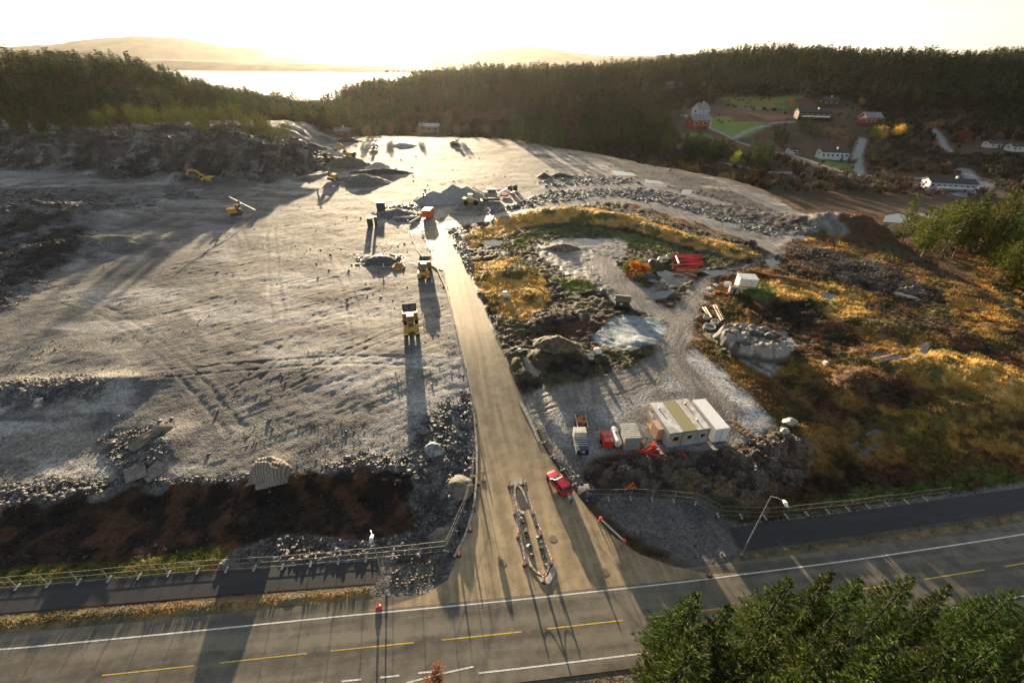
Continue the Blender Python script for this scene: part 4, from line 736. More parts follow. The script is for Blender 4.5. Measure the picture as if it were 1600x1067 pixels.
for i, (a, b, s_, m, lb) in enumerate(((681, 706, 1.35, RK1, 'large blue grey boulder with a white paint mark beside the kerb'), (711, 636, .75, RK1, 'round grey boulder topped by a white stone beside the kerb'), (1232, 662, 1.0, RK2, 'square pale boulder at the corner of the yard'), (1225, 676, .7, RK2, 'flat pale boulder below the square boulder at the yard corner'),
        (922, 560, .7, RK2, 'pale boulder left of the white sack beside the mound'), (1230, 250 + 295, 1.1, RK2, 'rounded pale boulder at the right end of the rock outcrop'), (942, 458, 1.0, RK3, 'flat grey boulder above the orange plank'), (1100, 760, .8, RK3, 'dark slab boulder in the spoil above the fence'), (1290, 570, .8, RK2, 'pale boulder on the moor right of the outcrop'), (62, 630, 1.0, RK2, 'pale boulder in the dark rubble ridge at the far left'))):
    o = link('boulder', rock_mesh(i+3, m, (1.2, .9, .75))); p = at(a, b); o.location = (p[0], p[1], p[2]+.25*s_); o.scale = (s_,)*3; o.rotation_euler = (.1*i, .2, i*1.3); tag(o, lb, 'boulder')
# ---- blasting mats
MATC = mat('blasting_mat', (.23, .20, .175), .85, vary=.2, scale=2, bump=.4)
def ribbed(name, label, px, py, z, sx, sy, h, rz, seed, fold=0.):
    n = 70; u = np.linspace(-1, 1, n); U, V_ = np.meshgrid(u, u); r = (np.abs(U)**3+np.abs(V_)**3)**(1/3)
    hh = h*np.clip(1-r**2.4, 0, 1)**.6*(1+.25*(fbm(U*2, V_*2, 2, seed)-.5)*2)+.05*np.sign(np.sin(U*42))*(r < .99)+fold*.35*np.sin(V_*4+U*2+seed)*np.clip(1-r, 0, 1)
    edge = 1-.12*fbm(U*3, V_*3, 2, seed+2); x = U*sx*edge; y = V_*sy*edge; p = G(px, py, z)
    idx = np.arange(n*n).reshape(n, n); q = np.stack([idx[:-1, :-1], idx[:-1, 1:], idx[1:, 1:], idx[1:, :-1]], -1).reshape(-1, 4)
    c = mixc((.26, .22, .19), (.12, .105, .095), (np.sin(U*42) > .55)*1.)*(.8+.4*fbm(x, y, 3, seed))[..., None]
    o = link(name, mk_mesh(name, np.stack([x, y, hh], -1).reshape(-1, 3), q, colattr_mat('mat_strips', .85, .2, 3), True, c.reshape(-1, 3))); o.location = (p[0], p[1], float(Zt(p[0], p[1]))-.05); o.rotation_euler = (0, 0, rz); return tag(o, label, 'blasting mat')
ribbed('blasting_mat', 'big humped pile of ribbed blasting mats on the crest of the peat bank', 421, 737, 1.6, 2.6, 1.8, 2.3, .12, 3)
ribbed('blasting_mat', 'long mat sliding down the peat bank under the big humped mats', 425, 750, 1.3, 2.2, .8, .9, .35, 8, .3)
ribbed('blasting_mat', 'twisted strip of blasting mat farther back on the left gravel', 237, 682, 2., 1.1, 3.0, .9, -.5, 5, .8)
for a, b, rz_, tl, lb in ((215, 742, .7, .12, 'left of the two flat blasting mats by the pale stones'), (243, 740, -.45, .2, 'right of the two flat blasting mats by the pale stones')):
    p = at(a, b); t = thing('flat_mat', lb, 'blasting mat', p, rz_, 'flat blasting mats by the pale stones'); m = MB(); [m.box((-1.1+k*.17, 0, .45), (.15, 2.5, .12), tilt=tl) for k in range(13)]; m.build('strip_panel', MATC, t); MB().tube([(-1.15, -.8, .38), (1.1, -.8, .38)], .03).tube([(-1.15, .8, .62), (1.1, .8, .62)], .03).build('binding_wire', DKM, t)
# ---- red car and the person behind it
CARR = mat('car_red', (.45, .02, .03), .28, vary=.05)
def car(label, p, rz):
    t = thing('parked_car', label, 'car', p, rz)
    def ring(y, w_, z0, z1, k=.16): return [(-w_+k, y, z0), (w_-k, y, z0), (w_, y, z0+k), (w_, y, (z0+z1)/2), (w_-.05, y, z1-.08), (w_-k, y, z1), (-w_+k, y, z1), (-w_+.05, y, z1-.08), (-w_, y, (z0+z1)/2), (-w_, y, z0+k)]
    b = MB().loft([ring(-2.12, .66, .38, .80), ring(-2.05, .80, .30, .96), ring(-1.3, .87, .25, 1.0), ring(.2, .88, .22, .97), ring(1.0, .87, .24, .93), ring(1.7, .80, .27, .82), ring(2.02, .70, .32, .72), ring(2.12, .55, .40, .62)]).build('body', CARR, t, smooth=False)
    def gr(y, w_, z): return [(-w_, y, z), (w_, y, z)]
    R0 = [(-.78, -1.95, .95), (.78, -1.95, .95), (.80, .85, .92), (-.80, .85, .92)]; R1 = [(-.62, -1.65, 1.36), (.62, -1.65, 1.36), (.62, .08, 1.42), (-.62, .08, 1.42)]
    MB().loft([R0, R1]).build('window_glass', GLS, t); 
    rf = MB().loft([[(-.64, -1.72, 1.35), (.64, -1.72, 1.35), (.64, .12, 1.41), (-.64, .12, 1.41)], [(-.56, -1.55, 1.43), (.56, -1.55, 1.43), (.54, -.05, 1.48), (-.54, -.05, 1.48)]]).build('roof', CARR, t, .03)
    m = MB()
    for s_ in (-1, 1):
        for a, b_ in (((.80, .85, .92), (.62, .08, 1.42)), ((.79, -.75, .94), (.63, -.8, 1.40)), ((.78, -1.95, .95), (.62, -1.65, 1.36))): m.bar((s_*a[0], a[1], a[2]), (s_*b_[0], b_[1], b_[2]), .07, .07)
        MB().lathe([(.10, 0), (.12, .03), (.02, .05)], (s_*.58, 2.0, .62), 8, 'y').build('headlight', WHT, t); MB().box((s_*.66, -2.08, .82), (.18, .10, .22)).build('tail_light', RED, t); MB().box((s_*.95, .5, 1.0), (.2, .1, .13)).build('mirror', CARR, t, .02)
        for yy in (1.35, -1.3): wheel(t, (s_*.80, yy, .31), .31, .2)
    m.build('pillar', CARR, t); MB().box((0, -2.13, .62), (.5, .02, .11)).build('number_plate', WHT, t); MB().box((0, -2.1, .42), (1.5, .12, .18)).build('rear_bumper', DKM, t, .03); return t
a, b = G(862, 733, 1.1), G(886, 762, 1.0); ctr = (G(873, 752, .9)); hd = heading(b, a)
car('red hatchback parked nose up the road edge beside the mesh fence', (ctr[0], ctr[1], float(zroad(ctr[1]))+.02), hd)
def person(label, p, rz, top, low):
    V = [(0, 0, .95), (0, .02, 1.15), (0, .05, 1.38), (0, .08, 1.5), (0, .13, 1.60), (0, .14, 1.70),
         (.19, .04, 1.38), (.27, .12, 1.12), (.24, .33, 1.0), (-.19, .04, 1.38), (-.27, .10, 1.12), (-.25, .30, .98),
         (.10, 0, .90), (.12, .05, .50), (.12, -.02, .08), (.12, .14, .04), (-.10, 0, .90), (-.12, -.02, .50), (-.13, -.10, .08), (-.13, .06, .04)]
    Rr = [.15, .14, .17, .06, .10, .09, .075, .055, .04, .075, .055, .04, .10, .07, .05, .04, .10, .07, .05, .04]
    E_ = [(0, 1), (1, 2), (2, 3), (3, 4), (4, 5), (2, 6), (6, 7), (7, 8), (2, 9), (9, 10), (10, 11), (0, 12), (12, 13), (13, 14), (14, 15), (0, 16), (16, 17), (17, 18), (18, 19)]
    for s_, w_ in ((1, 8), (-1, 11)):                     # fingers and thumb
        wx_, wy_, wz_ = V[w_]; pm = len(V); V.append((wx_-.01*s_, wy_+.06, wz_-.01)); Rr.append(.032); E_.append((w_, pm))
        for k in range(4): V += [(wx_+(k-1.5)*.018, wy_+.11, wz_-.02), (wx_+(k-1.5)*.02, wy_+.145-.01*abs(k-1.4), wz_-.045)]; Rr += [.009, .008]; E_ += [(pm, len(V)-2), (len(V)-2, len(V)-1)]
        V += [(wx_-s_*.045, wy_+.07, wz_)]; Rr += [.010]; E_ += [(pm, len(V)-1)]
    me = bpy.data.meshes.new('person'); me.from_pydata(V, E_, []); ob = link('person', me)
    md = ob.modifiers.new('skin', 'SKIN'); sv = me.skin_vertices[0].data
    for i, r in enumerate(Rr): sv[i].radius = (r, r*.85)
    sv[0].use_root = True; ob.modifiers.new('sub', 'SUBSURF').levels = 1; ob.modifiers['sub'].render_levels = 1
    dg = bpy.context.evaluated_depsgraph_get(); m2 = bpy.data.meshes.new_from_object(ob.evaluated_get(dg)); ob.modifiers.clear(); ob.data = m2
    sk = mat('skin', (.50, .30, .22), .6); m2.materials.clear()
    for m in (low, top, sk, BLK): m2.materials.append(m)
    for f in m2.polygons:
        c = f.center; f.material_index = 3 if c.z < .12 else 0 if c.z < .95 else 2 if (c.z > 1.5 or c.y > .30) else 1
    ob.location = p; ob.rotation_euler = (0, 0, rz); tag(ob, label, 'person')
    MB().lathe([(.03, -.11), (.085, -.07), (.10, 0), (.085, .06), (.03, .10)], (0, .12, 1.72), 10).build('hair', mat('hair_brown', (.08, .05, .03), .8), ob, smooth=True)
    MB().box((0, .245, 1.655), (.03, .03, .04)).build('nose', sk, ob); MB().box((.04, .225, 1.69), (.025, .01, .012)).box((-.04, .225, 1.69), (.025, .01, .012)).box((0, .228, 1.61), (.05, .01, .01)).build('eyes_and_mouth', DKM, ob)
    return ob
pp = G(893, 781, .8); person('person in bright blue jacket standing behind the red car', (pp[0], pp[1], float(zroad(pp[1]))+.03), hd+.25, mat('jacket_blue', (.06, .30, .72), .6), mat('trousers_navy', (.02, .03, .06), .8))
# ---- site cabin, containers, trailers in the yard
cb = G(1062, 662, 2.)
A0 = G(1042, 695, 2.0); ang = atan2(1.25, 6.3)
def yard_thing(name, label, cat, x, y): return thing(name, label, cat, (x, y, float(Zt(x, y))), ang)
t = yard_thing('site_cabin', 'grey three-module site cabin with two white roofs and a mossy green middle roof', 'site cabin', A0[0]+3.1*cos(ang)-3.2*sin(ang), A0[1]+3.1*sin(ang)+3.2*cos(ang))
wl = mat('cabin_wall_grey', (.40, .38, .37), .6, vary=.1, scale=1); 
rfm = [mat('cabin_roof_white', (.62, .61, .58), .6, vary=.2, scale=.8), mat('cabin_roof_moss', (.24, .235, .10), .85, vary=.35, scale=.9, c2=(.30, .25, .14)), mat('cabin_roof_grey', (.60, .58, .54), .6, vary=.25, scale=.7, c2=(.40, .34, .28))]
for k in range(3):
    x = -2.1+2.1*k
    m = MB().box((x, 0, 1.42), (2.08, 6.5, 2.7)).build('module_wall', wl, t, .02)
    rf = MB().box((x, 0, 2.84), (2.06, 6.55, .12)).build('roof', rfm[k], t, .02)
    if k == 1: tag(rf, 'mossy green roof panel')
    f = MB().box((x+.1, -3.27, 1.7), (.95, .05, .95)).build('window', [YEL, CREAM, CREAM][k], t, .01); MB().box((x+.1, -3.30, 1.7), (.68, .03, .68)).build('pane', GLS, f)
m = MB(); [m.box((-1.05+2.1*k, 0, 2.92), (.05, 6.5, .04)) for k in range(2)]; m.box((0, -3.31, 2.72), (6.3, .07, .09)).tube([(3.1, -3.33, 2.7), (3.1, -3.33, .1)], .04).tube([(-1.05, -3.33, 2.7), (-1.05, -3.33, .1)], .035); m.build('gutter', STEEL, t)
m = MB(); [m.lathe([(.12, 2.88), (.12, 3.1), (.18, 3.12), (.05, 3.2)], (x_, y_, 0), 8) for x_, y_ in ((-2.3, 1.8), (2.2, 2.2), (2.0, -1.5))]; m.build('roof_vent', STEEL, t); m = MB(); [m.box((x_, y_, .06), (.4, .4, .14)) for x_ in (-2.9, 0, 2.9) for y_ in (-3, 0, 3)]; m.build('foundation_block', WOOD, t)
MB().box((-3.55, -.7, 2.2), (.9, 2.0, .08), tilt=.0).box((-3.55, -.7, 1.1), (.85, 1.8, 2.1)).build('entrance_porch', mat('plywood', (.58, .42, .28), .7), t, .02)
MB().box((-3.17, 2.2, 1.7), (.04, 1.3, .9)).build('notice_board', WHT, t); MB().box((-3.55, 1.0, .35), (.8, 1.3, .1)).box((-3.7, 1.0, .15), (.5, 1.3, .25)).build('doorstep', WOOD, t)
t2 = thing('timber_stack', 'short stack of boards on the left corner of the cabin roof', 'timber', (*G(1018, 637, 4.9)[:2], t.location.z+2.91), ang+.2); m = MB(); [m.box(((k % 2)*.18, (k//2)*.02, .05+.08*(k//2)), (.15, 1.3, .07)) for k in range(6)]; m.build('boards', WOOD, t2); MB().box((.09, -.3, .25), (.4, .05, .02)).build('strap', DKM, t2)
c0 = A0+np.array([8.05*cos(ang)-2.9*sin(ang), 8.05*sin(ang)+2.9*cos(ang), 0])
t = yard_thing('storage_container', 'long clean white container standing right of the grey cabin', 'container', c0[0], c0[1]); MB().box((0, 0, 1.35), (2.2, 6.6, 2.5)).build('shell', mat('container_white', (.80, .80, .82), .45, vary=.06), t, .03)
MB().box((0, 0, 2.64), (2.1, 6.5, .06)).build('roof_panel', mat('container_roof', (.84, .84, .84), .5, vary=.05), t); m = MB(); [m.box((0, -2.8+k*.8, .06), (2.0, .12, .12)) for k in range(8)]; m.build('skid', DKM, t); MB().box((0, -3.32, 1.3), (.03, .03, 2.3)).build('door_seam', DKM, t)
t = thing('storage_shed', 'small storage box with ribbed cream roof and ochre corner posts', 'storage box', (17.1, 46.2), .07); MB().box((0, 0, 1.2), (2.1, 2.7, 2.3)).build('wall', mat('shed_grey', (.38, .39, .40), .5), t)
r = MB().box((0, 0, 2.42), (2.35, 2.95, .08)).build('roof', mat('shed_roof', (.50, .47, .41), .6), t); m = MB(); [m.box((0, -1.3+k*.37, 2.50), (2.35, .14, .1)) for k in range(8)]; m.build('roof_rib', mat('shed_rib', (.74, .70, .62), .5), r)
for sx in (-1, 1):
    for sy in (-1, 1): MB().box((sx*1.08, sy*1.38, 1.2), (.12, .12, 2.4)).build('corner_post', mat('ochre_post', (.55, .33, .06), .5), t)
MB().box((0, -1.37, 1.15), (1.5, .03, 2.0)).build('door', mat('shed_door', (.30, .31, .34), .5), t)
t = thing('fuel_tank', 'white horizontal cylinder tank between the red unit and the storage box', 'tank', (15.3, 46.6), .05); MB().lathe([(.05, -1.75), (.42, -1.65), (.58, -1.4), (.58, 1.4), (.42, 1.65), (.05, 1.75)], (0, 0, .95), 18, 'y').build('barrel', mat('tank_white', (.66, .64, .66), .4), t); MB().box((0, .7, .3), (.9, .2, .6)).box((0, -.7, .3), (.9, .2, .6)).build('cradle', RED, t); MB().lathe([(.16, 0), (.16, .12)], (0, .2, 1.53), 8).build('filler_cap', DKM, t)
t = thing('compressor', 'boxy red generator unit left of the white tank', 'generator', (13.9, 46.1), .1); MB().box((0, 0, .95), (1.35, 2.4, 1.2)).build('housing', RED, t, .06); MB().box((0, .45, 1.6), (1.2, 1.1, .1)).box((0, -.7, 1.6), (1.15, .8, .1)).build('top_hatch', mat('hatch_red', (.60, .12, .08), .5), t)
MB().tube([(-.2, 1.2, .5), (-.5, 2.1, .5)], .05).tube([(.2, 1.2, .5), (-.5, 2.1, .5)], .05).build('drawbar', WHT, t)
for sx in (-1, 1): wheel(t, (sx*.75, .2, .32), .32, .2)
t = thing('equipment_trailer', 'pale roofed utility trailer with open blue black rear below the flatbed trailer', 'trailer', (10.05, 45.3), .04); MB().box((0, 0, .65), (1.75, 3.9, .12)).build('bed', DKM, t); MB().box((0, 1.35, 1.5), (1.8, 1.2, 1.5)).build('box_body', CREAM, t, .03)
m = MB(); [m.box((0, .5-k*.42, 1.25), (1.6, .12, .1)) for k in range(4)]; m.build('crossbar', WHT, t); MB().box((0, -1.5, 1.1), (1.6, .9, .9)).build('tool_box', mat('navy_box', (.02, .035, .08), .5), t, .03); MB().box((0, -1.97, 1.25), (.5, .02, .2)).build('plate', WHT, t)
for sx in (-1, 1):
    MB().box((sx*.88, -.3, .95), (.06, 3.2, .5)).build('side_board', STEEL, t); wheel(t, (sx*.85, 0, .33), .33, .2)
t = thing('flatbed_trailer', 'small open trailer loaded with orange and brown gear above the roofed trailer', 'trailer', (10.7, 49.6), .02); MB().box((0, 0, .6), (1.5, 3.0, .1)).build('bed', DKM, t)
for sx in (-1, 1): MB().box((sx*.77, 0, .85), (.05, 3.0, .45)).build('side_board', CREAM, t); wheel(t, (sx*.85, 0, .3), .3, .18)
MB().box((0, -1.5, .85), (1.5, .05, .45)).build('tailboard', STEEL, t); MB().tube([(0, 1.5, .5), (0, 2.5, .45)], .05).build('drawbar', DKM, t)
o = thing('load_bundle', 'orange and brown bundle of gear lying in the small open trailer', 'gear', (10.7, 50.0, t.location.z+.65), 0); m = MB(); [m.box((random.uniform(-.5, .5), random.uniform(-.6, .6), .15+random.uniform(0, .15)), (.35, .4, .25), random.uniform(0, 3), .3) for _ in range(9)]; m.build('orange_sack', mat('sack_orange', (.55, .18, .05), .7), o); MB().box((0, -1.0, .12), (1.2, .5, .2)).build('crate', DKM, o)
for i, (x, y) in enumerate(((20.0, 46.1), (19.5, 46.8), (18.9, 46.3))):
    t = thing('metal_plate', ('nearest', 'middle', 'leftmost')[i]+' of the overlapping road plates beside the cabin door', 'metal plate', (x, y), .5*i, 'road plates beside the cabin', dz=.04+.09*(2-i)); MB().box((0, 0, .05), (1.5, 2.1, .07), tilt=.03).build('plate', BED, t); MB().tube([(-.2, 1.0, .1), (0, 1.12, .16), (.2, 1.0, .1)], .03).build('lifting_eye', DKM, t)
t = thing('orange_barrier_box', 'orange crate standing in front of the cabin corner', 'crate', at(1019, 700), .3); MB().box((0, 0, .4), (.8, .7, .7), tx=.85, ty=.85).build('crate', ORG, t, .03); MB().box((0, 0, .78), (.7, .6, .06)).build('lid', RED, t)
t = thing('timber_pallet', 'wooden frame of planks lying right of the white container', 'pallet', at(1158, 672), .6); m = MB()
for k in range(5): m.box((0, -1.2+k*.6, .25), (1.3, .14, .05))
for sx in (-.6, 0, .6): m.box((sx, 0, .15), (.1, 2.8, .14))
m.build('planks', WOOD, t); MB().box((.5, 1.5, .35), (.14, 1.4, .1), .7).build('loose_board', WOOD, t)
# ---- pipes, one object each
def pipe(label, cat, a, b, r, m, z=0., group=None, name='pipe', lift=.0):
    A = Vector(at(*a)); B = Vector(at(*b)); A.z += r+lift; B.z += r+lift; c = (A+B)/2; A -= c; B -= c; d = (B-A).normalized()
    t = thing(name, label, cat, tuple(c), 0, group); u = d.orthogonal().normalized(); v = d.cross(u); n = 10; V = []; Fc = []
    for P, rr in ((A, r), (B, r), (B, r*.82), (A, r*.82)): V += [tuple(P+rr*(u*cos(2*pi*k/n)+v*sin(2*pi*k/n))) for k in range(n)]
    for i in range(4):
        for k in range(n): Fc.append((i*n+k, i*n+(k+1) % n, ((i+1) % 4)*n+(k+1) % n, ((i+1) % 4)*n+k))
    q = MB(); q.add(V, Fc); q.build('pipe_wall', m, t); MB().tube([tuple(B-d*.35), tuple(B)], r*1.12, 10).build('socket', m, t); return t
RP = [((966, 702), (1024, 707)), ((972, 699), (1018, 712)), ((1000, 703), (1032, 717)), ((1010, 707), (1030, 706)), ((1030, 700), (1012, 706))]
for i, (a, b) in enumerate(RP): pipe(f'red plastic pipe in the loose scatter in front of the storage box', 'pipe', a, b, .10, RPIPE, group='red pipes scattered in front of the storage box', lift=.08*i)
for i, (a, b) in enumerate((((1060, 702), (1070, 713)), ((1062, 705), (1071, 716)))): pipe('short red pipe below the right windows of the cabin', 'pipe', a, b, .09, RPIPE, group='short red pipes below the cabin')
for i, (a, b) in enumerate((((975, 763), (992, 756)), ((978, 765), (994, 759)), ((980, 762), (990, 755)))): pipe('short orange red pipe in the little bundle behind the fence', 'pipe', a, b, .10, ORG, group='little pipe bundle behind the fence', lift=.08*i)
rng = random.Random(4)
for i in range(13):
    y = 404+i*1.3; pipe('bright red drain pipe in the big bundle beside the orange bush', 'pipe', (1052+rng.uniform(-4, 4), y+rng.uniform(-2, 2)), (1094+rng.uniform(-6, 6), y-3+rng.uniform(-3, 4)), .22, RPIPE, group='big bundle of red drain pipes', lift=.12*(i % 4))
for i, (a, b) in enumerate((((1056, 421), (1093, 423)), ((1056, 424), (1094, 426)), ((1053, 430), (1068, 433)), ((1068, 428), (1088, 433)))): pipe('brown orange pipe in the row below the bright red bundle', 'pipe', a, b, .26, OPIPE, group='brown orange pipes below the red bundle')
pipe('white pipe lying across the end of the red bundle', 'pipe', (1055, 406), (1060, 416), .25, WHT, lift=.5)
pipe('thin dark pole reaching from the red bundle across the grass', 'pole', (1072, 410), (1108, 401), .14, DKM, name='pole')
for i, (a, b) in enumerate((((1098, 481), (1109, 498)), ((1102, 480), (1112, 497)), ((1114, 480), (1127, 502)), ((1117, 479), (1130, 501)), ((1119, 481), (1131, 499)))): pipe(('tan pipe in the left pair standing off from the concrete rings', 'orange tan pipe in the right bundle above the concrete rings')[i > 1], 'pipe', a, b, .2, mat('tan_pipe', (.55, .34, .22), .5) if i != 3 else OPIPE, group=('left pair of tan pipes', 'right bundle of tan pipes')[i > 1])
for i in range(9): pipe('rust brown pipe in the long row above the white shed', 'pipe', (1172+i*8, 424+i*1.5), (1205+i*9, 432+i*1.8), .18, OPIPE, group='rust brown pipes above the white shed')
pipe('orange plank lying left of the dark hut', 'plank', (927, 472), (949, 470), .14, OPIPE, name='plank')
# concrete rings
for i, (a, b, r, lb) in enumerate(((1108, 513, 1.2, 'larger concrete ring lying flat below the tan pipes'), (1116, 506, .85, 'smaller closed concrete ring behind the larger one'), (1103, 498, .6, 'grey concrete ring piece beside the tan pipes'))):
    t = thing('concrete_ring', lb, 'concrete ring', at(a, b), 0)
    q = MB(); n = 20; V = []; Fc = []
    for rr, z in ((r, 0), (r, .75), (r*.80, .75), (r*.80, 0)): V += [(rr*cos(2*pi*k/n), rr*sin(2*pi*k/n), z+.1) for k in range(n)]
    for s_ in range(4):
        for k in range(n): Fc.append((s_*n+k, s_*n+(k+1) % n, ((s_+1) % 4)*n+(k+1) % n, ((s_+1) % 4)*n+k))
    q.add(V, Fc).build('ring_wall', CONC, t); (MB().lathe([(r*.79, .5), (r*.79, .6)], n=20).build('ring_lid', CONC, t) if i == 1 else MB().lathe([(r*1.04, .05), (r*1.04, .18), (r, .2)], n=20).build('ring_collar', CONC, t))
# ---- white shed, grey box, debris by the upper yard
p = at(1163, 450); t = thing('white_hut', 'white box hut with an ochre stripe at the edge of the moor grass', 'hut', (p[0], p[1], p[2]), -.15); MB().box((0, 0, 1.5), (4.0, 3.0, 2.8)).build('wall', mat('hut_white', (.72, .69, .62), .55), t, .04); MB().box((0, 0, 2.98), (4.2, 3.2, .14), tilt=.03).build('roof', WHT, t); MB().box((0, -1.53, 1.0), (4.0, .04, .3)).build('stripe', YEL, t); MB().box((.9, -1.53, 1.9), (.7, .05, .5)).build('vent', CREAM, t)
p = at(1145, 458); t = thing('steel_box', 'dull pinkish grey steel box in front of the white hut', 'container', p, -.2); MB().box((0, 0, .9), (2.0, 1.6, 1.6)).build('shell', mat('box_pink_grey', (.36, .27, .26), .5), t, .04); MB().box((0, 0, 1.76), (1.9, 1.5, .08)).build('lid', BED, t); MB().box((0, -.83, .9), (.6, .04, 1.2)).build('door', DKM, t)
p = at(1136, 447); t = thing('appliance_crate', 'small white crate left of the white hut', 'crate', p, .2); MB().box((0, 0, .6), (1.4, 1.0, 1.1)).build('crate', WHT, t, .05); MB().box((0, 0, 1.2), (1.2, .9, .06)).build('lid', CREAM, t)
for i, (a, b, m, w_, lb) in enumerate(((1118, 458, ORG, 1.0, 'orange frame piece in the debris by the track'), (1124, 463, RED, 1.1, 'red trestle in the debris below the steel box'), (1135, 459, RED, 1.2, 'red drum rack left of the steel box'), (1107, 452, WHT, 1.0, 'white sack at the left of the debris'), (1121, 446, WHT, 1.3, 'crumpled white sheet in the middle of the debris'), (1127, 443, ORG, .8, 'salmon coloured lid behind the white sheet'), (1100, 461, OPIPE, 1.3, 'brown board lying at the track edge'))):
    p = at(a, b); t = thing(('frame_piece', 'trestle', 'drum_rack', 'sack', 'crumpled_sheet', 'lid', 'board')[i], lb, ('frame', 'trestle', 'rack', 'sack', 'sheet', 'lid', 'board')[i], p, i*.8)
    q = MB(); rr = random.Random(i); 
    for k in range(6): q.box((rr.uniform(-.5, .5)*w_, rr.uniform(-.4, .4)*w_, .15+.2*rr.random()), (w_*rr.uniform(.3, 1.), w_*.25, .2), rr.uniform(0, 3), rr.uniform(-.4, .4))
    q.build('piece', m, t, .04)
p = at(972, 476); t = thing('dark_hut', 'low dark hut with a brown roof and white front plate at the mud edge', 'hut', p, -.2); MB().box((0, 0, .8), (3.0, 2.4, 1.5)).build('wall', DKM, t, .04); MB().prism([(-1.6, 1.5), (0, 2.1), (1.5, 1.6), (1.5, 1.7), (0, 2.25), (-1.6, 1.62)], -1.7, 1.7).build('roof', mat('hut_roof_brown', (.16, .12, .08), .8), t); MB().box((-.3, -1.23, .8), (.6, .03, .4)).build('front_plate', WHT, t)
for a, b, s_, lb in ((933, 552, 1.0, 'full white bulk sack at the foot of the brown mound'), (790, 463, 1.1, 'white bulk bag alone on the gold grass by the road'), (812, 551, .6, 'small white bag in the mud by the road embankment'), (984, 548, .7, 'tan sack on the dirt below the blue grey gravel sheet')):
    p = at(a, b); t = thing('bulk_bag', lb, 'bulk bag', p, .4, None, s_); MB().loft([[(1.0*x, 1.0*y, 0) for x, y in ((-.6, -.5), (.6, -.6), (.65, .5), (-.5, .6))], [(x, y, .6) for x, y in ((-.75, -.65), (.7, -.7), (.75, .6), (-.6, .7))], [(x, y, 1.05) for x, y in ((-.5, -.45), (.5, -.4), (.45, .45), (-.4, .5))]]).build('bag', WHT if s_ != .7 else CREAM, t, .15, True)
    for sx in (-1, 1): MB().tube([(sx*.4, -.3, 1.0), (sx*.45, -.1, 1.25), (sx*.4, .3, 1.0)], .04).build('lifting_loop', CREAM, t)
for i, (a, b, c_, d, m, lb) in enumerate(((988, 437, 1020, 432, mat('blue_frame', (.05, .10, .22), .5), 'blue lattice frame lying below the orange bush'), (1012, 440, 1045, 449, DKM, 'dark formwork panel right of the blue lattice frame'), (1014, 411, 1046, 402, WHT, 'crumpled white netting behind the orange bush'))):
    A = Vector(at(a, b)); B = Vector(at(c_, d)); c = (A+B)/2; L = (B-A).length; t = thing(('lattice_frame', 'formwork_panel', 'netting')[i], lb, ('frame', 'panel', 'netting')[i], tuple(c), heading(A, B), dz=.1); q = MB()
    if i == 0:
        for sx in (-.5, .5): q.box((sx, 0, .25), (.18, L, .3))
        for k in range(6): q.box((0, -L/2+.2+k*(L-.4)/5, .25), (1.0, .12, .12), .3)
    elif i == 1:
        q.box((0, 0, .4), (2.0, L, .12)); [q.box((0, -L/2+.3+k*(L-.6)/4, .5), (2.0, .15, .12)) for k in range(5)]
    else:
        rr = random.Random(9); P = [(rr.uniform(-.5, .5), -L/2+k*L/9, .2+rr.random()*.5) for k in range(10)]; q.tube(P, .28, 6, .12); q.tube([(p_[0]+.6, p_[1], p_[2]*.6) for p_ in P[3:8]], .2, 5)
    q.build(('bars', 'panel', 'net')[i], m, t)
t = thing('track_vehicle', 'small dark vehicle on the upper track beside the gold slope', 'vehicle', at(1172, 384), .8, dz=.05); MB().box((0, 0, .9), (1.6, 3., .9)).build('body', DKM, t, .08); MB().box((0, -.3, 1.6), (1.4, 1.5, .7), tx=.85, ty=.8).build('cab', GLS, t, .05)
for sx in (-1, 1):
    for sy in (-1, 1): wheel(t, (sx*.75, sy, .4), .4, .25)
# ---- kerbs and traffic island
def kerb(name, P, w_, h, m, closed=False):
    P = [np.array([*p[:2], p[2] if len(p) > 2 else 0.]) for p in P]; R_ = resamp(P, .45); V = []; Fc = []; prof = ((-w_/2, -.05), (-w_/2, h), (w_/2, h), (w_/2, -.05))
    Os = [offs(R_, d) for d, _ in prof]; n = len(R_)
    for i in range(n): V += [(*Os[k][i][:2], R_[i][2]+prof[k][1]) for k in range(4)]
    for i in range(n-1):
        for k in range(4): Fc.append((i*4+k, i*4+(k+1) % 4, (i+1)*4+(k+1) % 4, (i+1)*4+k))
    Fc += [(3, 2, 1, 0), tuple((n-1)*4+k for k in range(4))]
    q = MB(); q.add(V, Fc); return q.build(name, m)
KL = [Gr(*p) for p in ((640, 362), (652, 392), (668, 412), (683, 420), (697, 452), (713, 512), (728, 572), (740, 632), (745, 700), (745, 745), (740, 795), (727, 838), (710, 870))]
tag(kerb('kerb', KL, .28, .2, KERB), kind='structure'); tag(kerb('kerb', [Gr(*p) for p in ((812, 628), (822, 645), (835, 672), (842, 690))], .5, .15, KERB), kind='structure')
isl = thing('traffic_island', 'long narrow unfinished traffic island with pale granite kerb and loose stones inside', 'traffic island', (2.6, 33, 0)); oz = np.array([2.6, 33, 0])
IK = [Gr(*p) for p in ((806, 757), (803, 768), (806, 785), (811, 820), (816, 850), (822, 872), (833, 890), (845, 900), (854, 897), (859, 885), (853, 862), (843, 835), (832, 802), (821, 777), (813, 760), (806, 757))]
k = kerb('kerb', [p-oz for p in IK], .26, .16, KERB); k.parent = isl
MB().add([(*(p-oz)[:2], p[2]+.06) for p in IK[:-1]], [tuple(range(len(IK)-2, -1, -1))]).build('infill', a_side, isl)
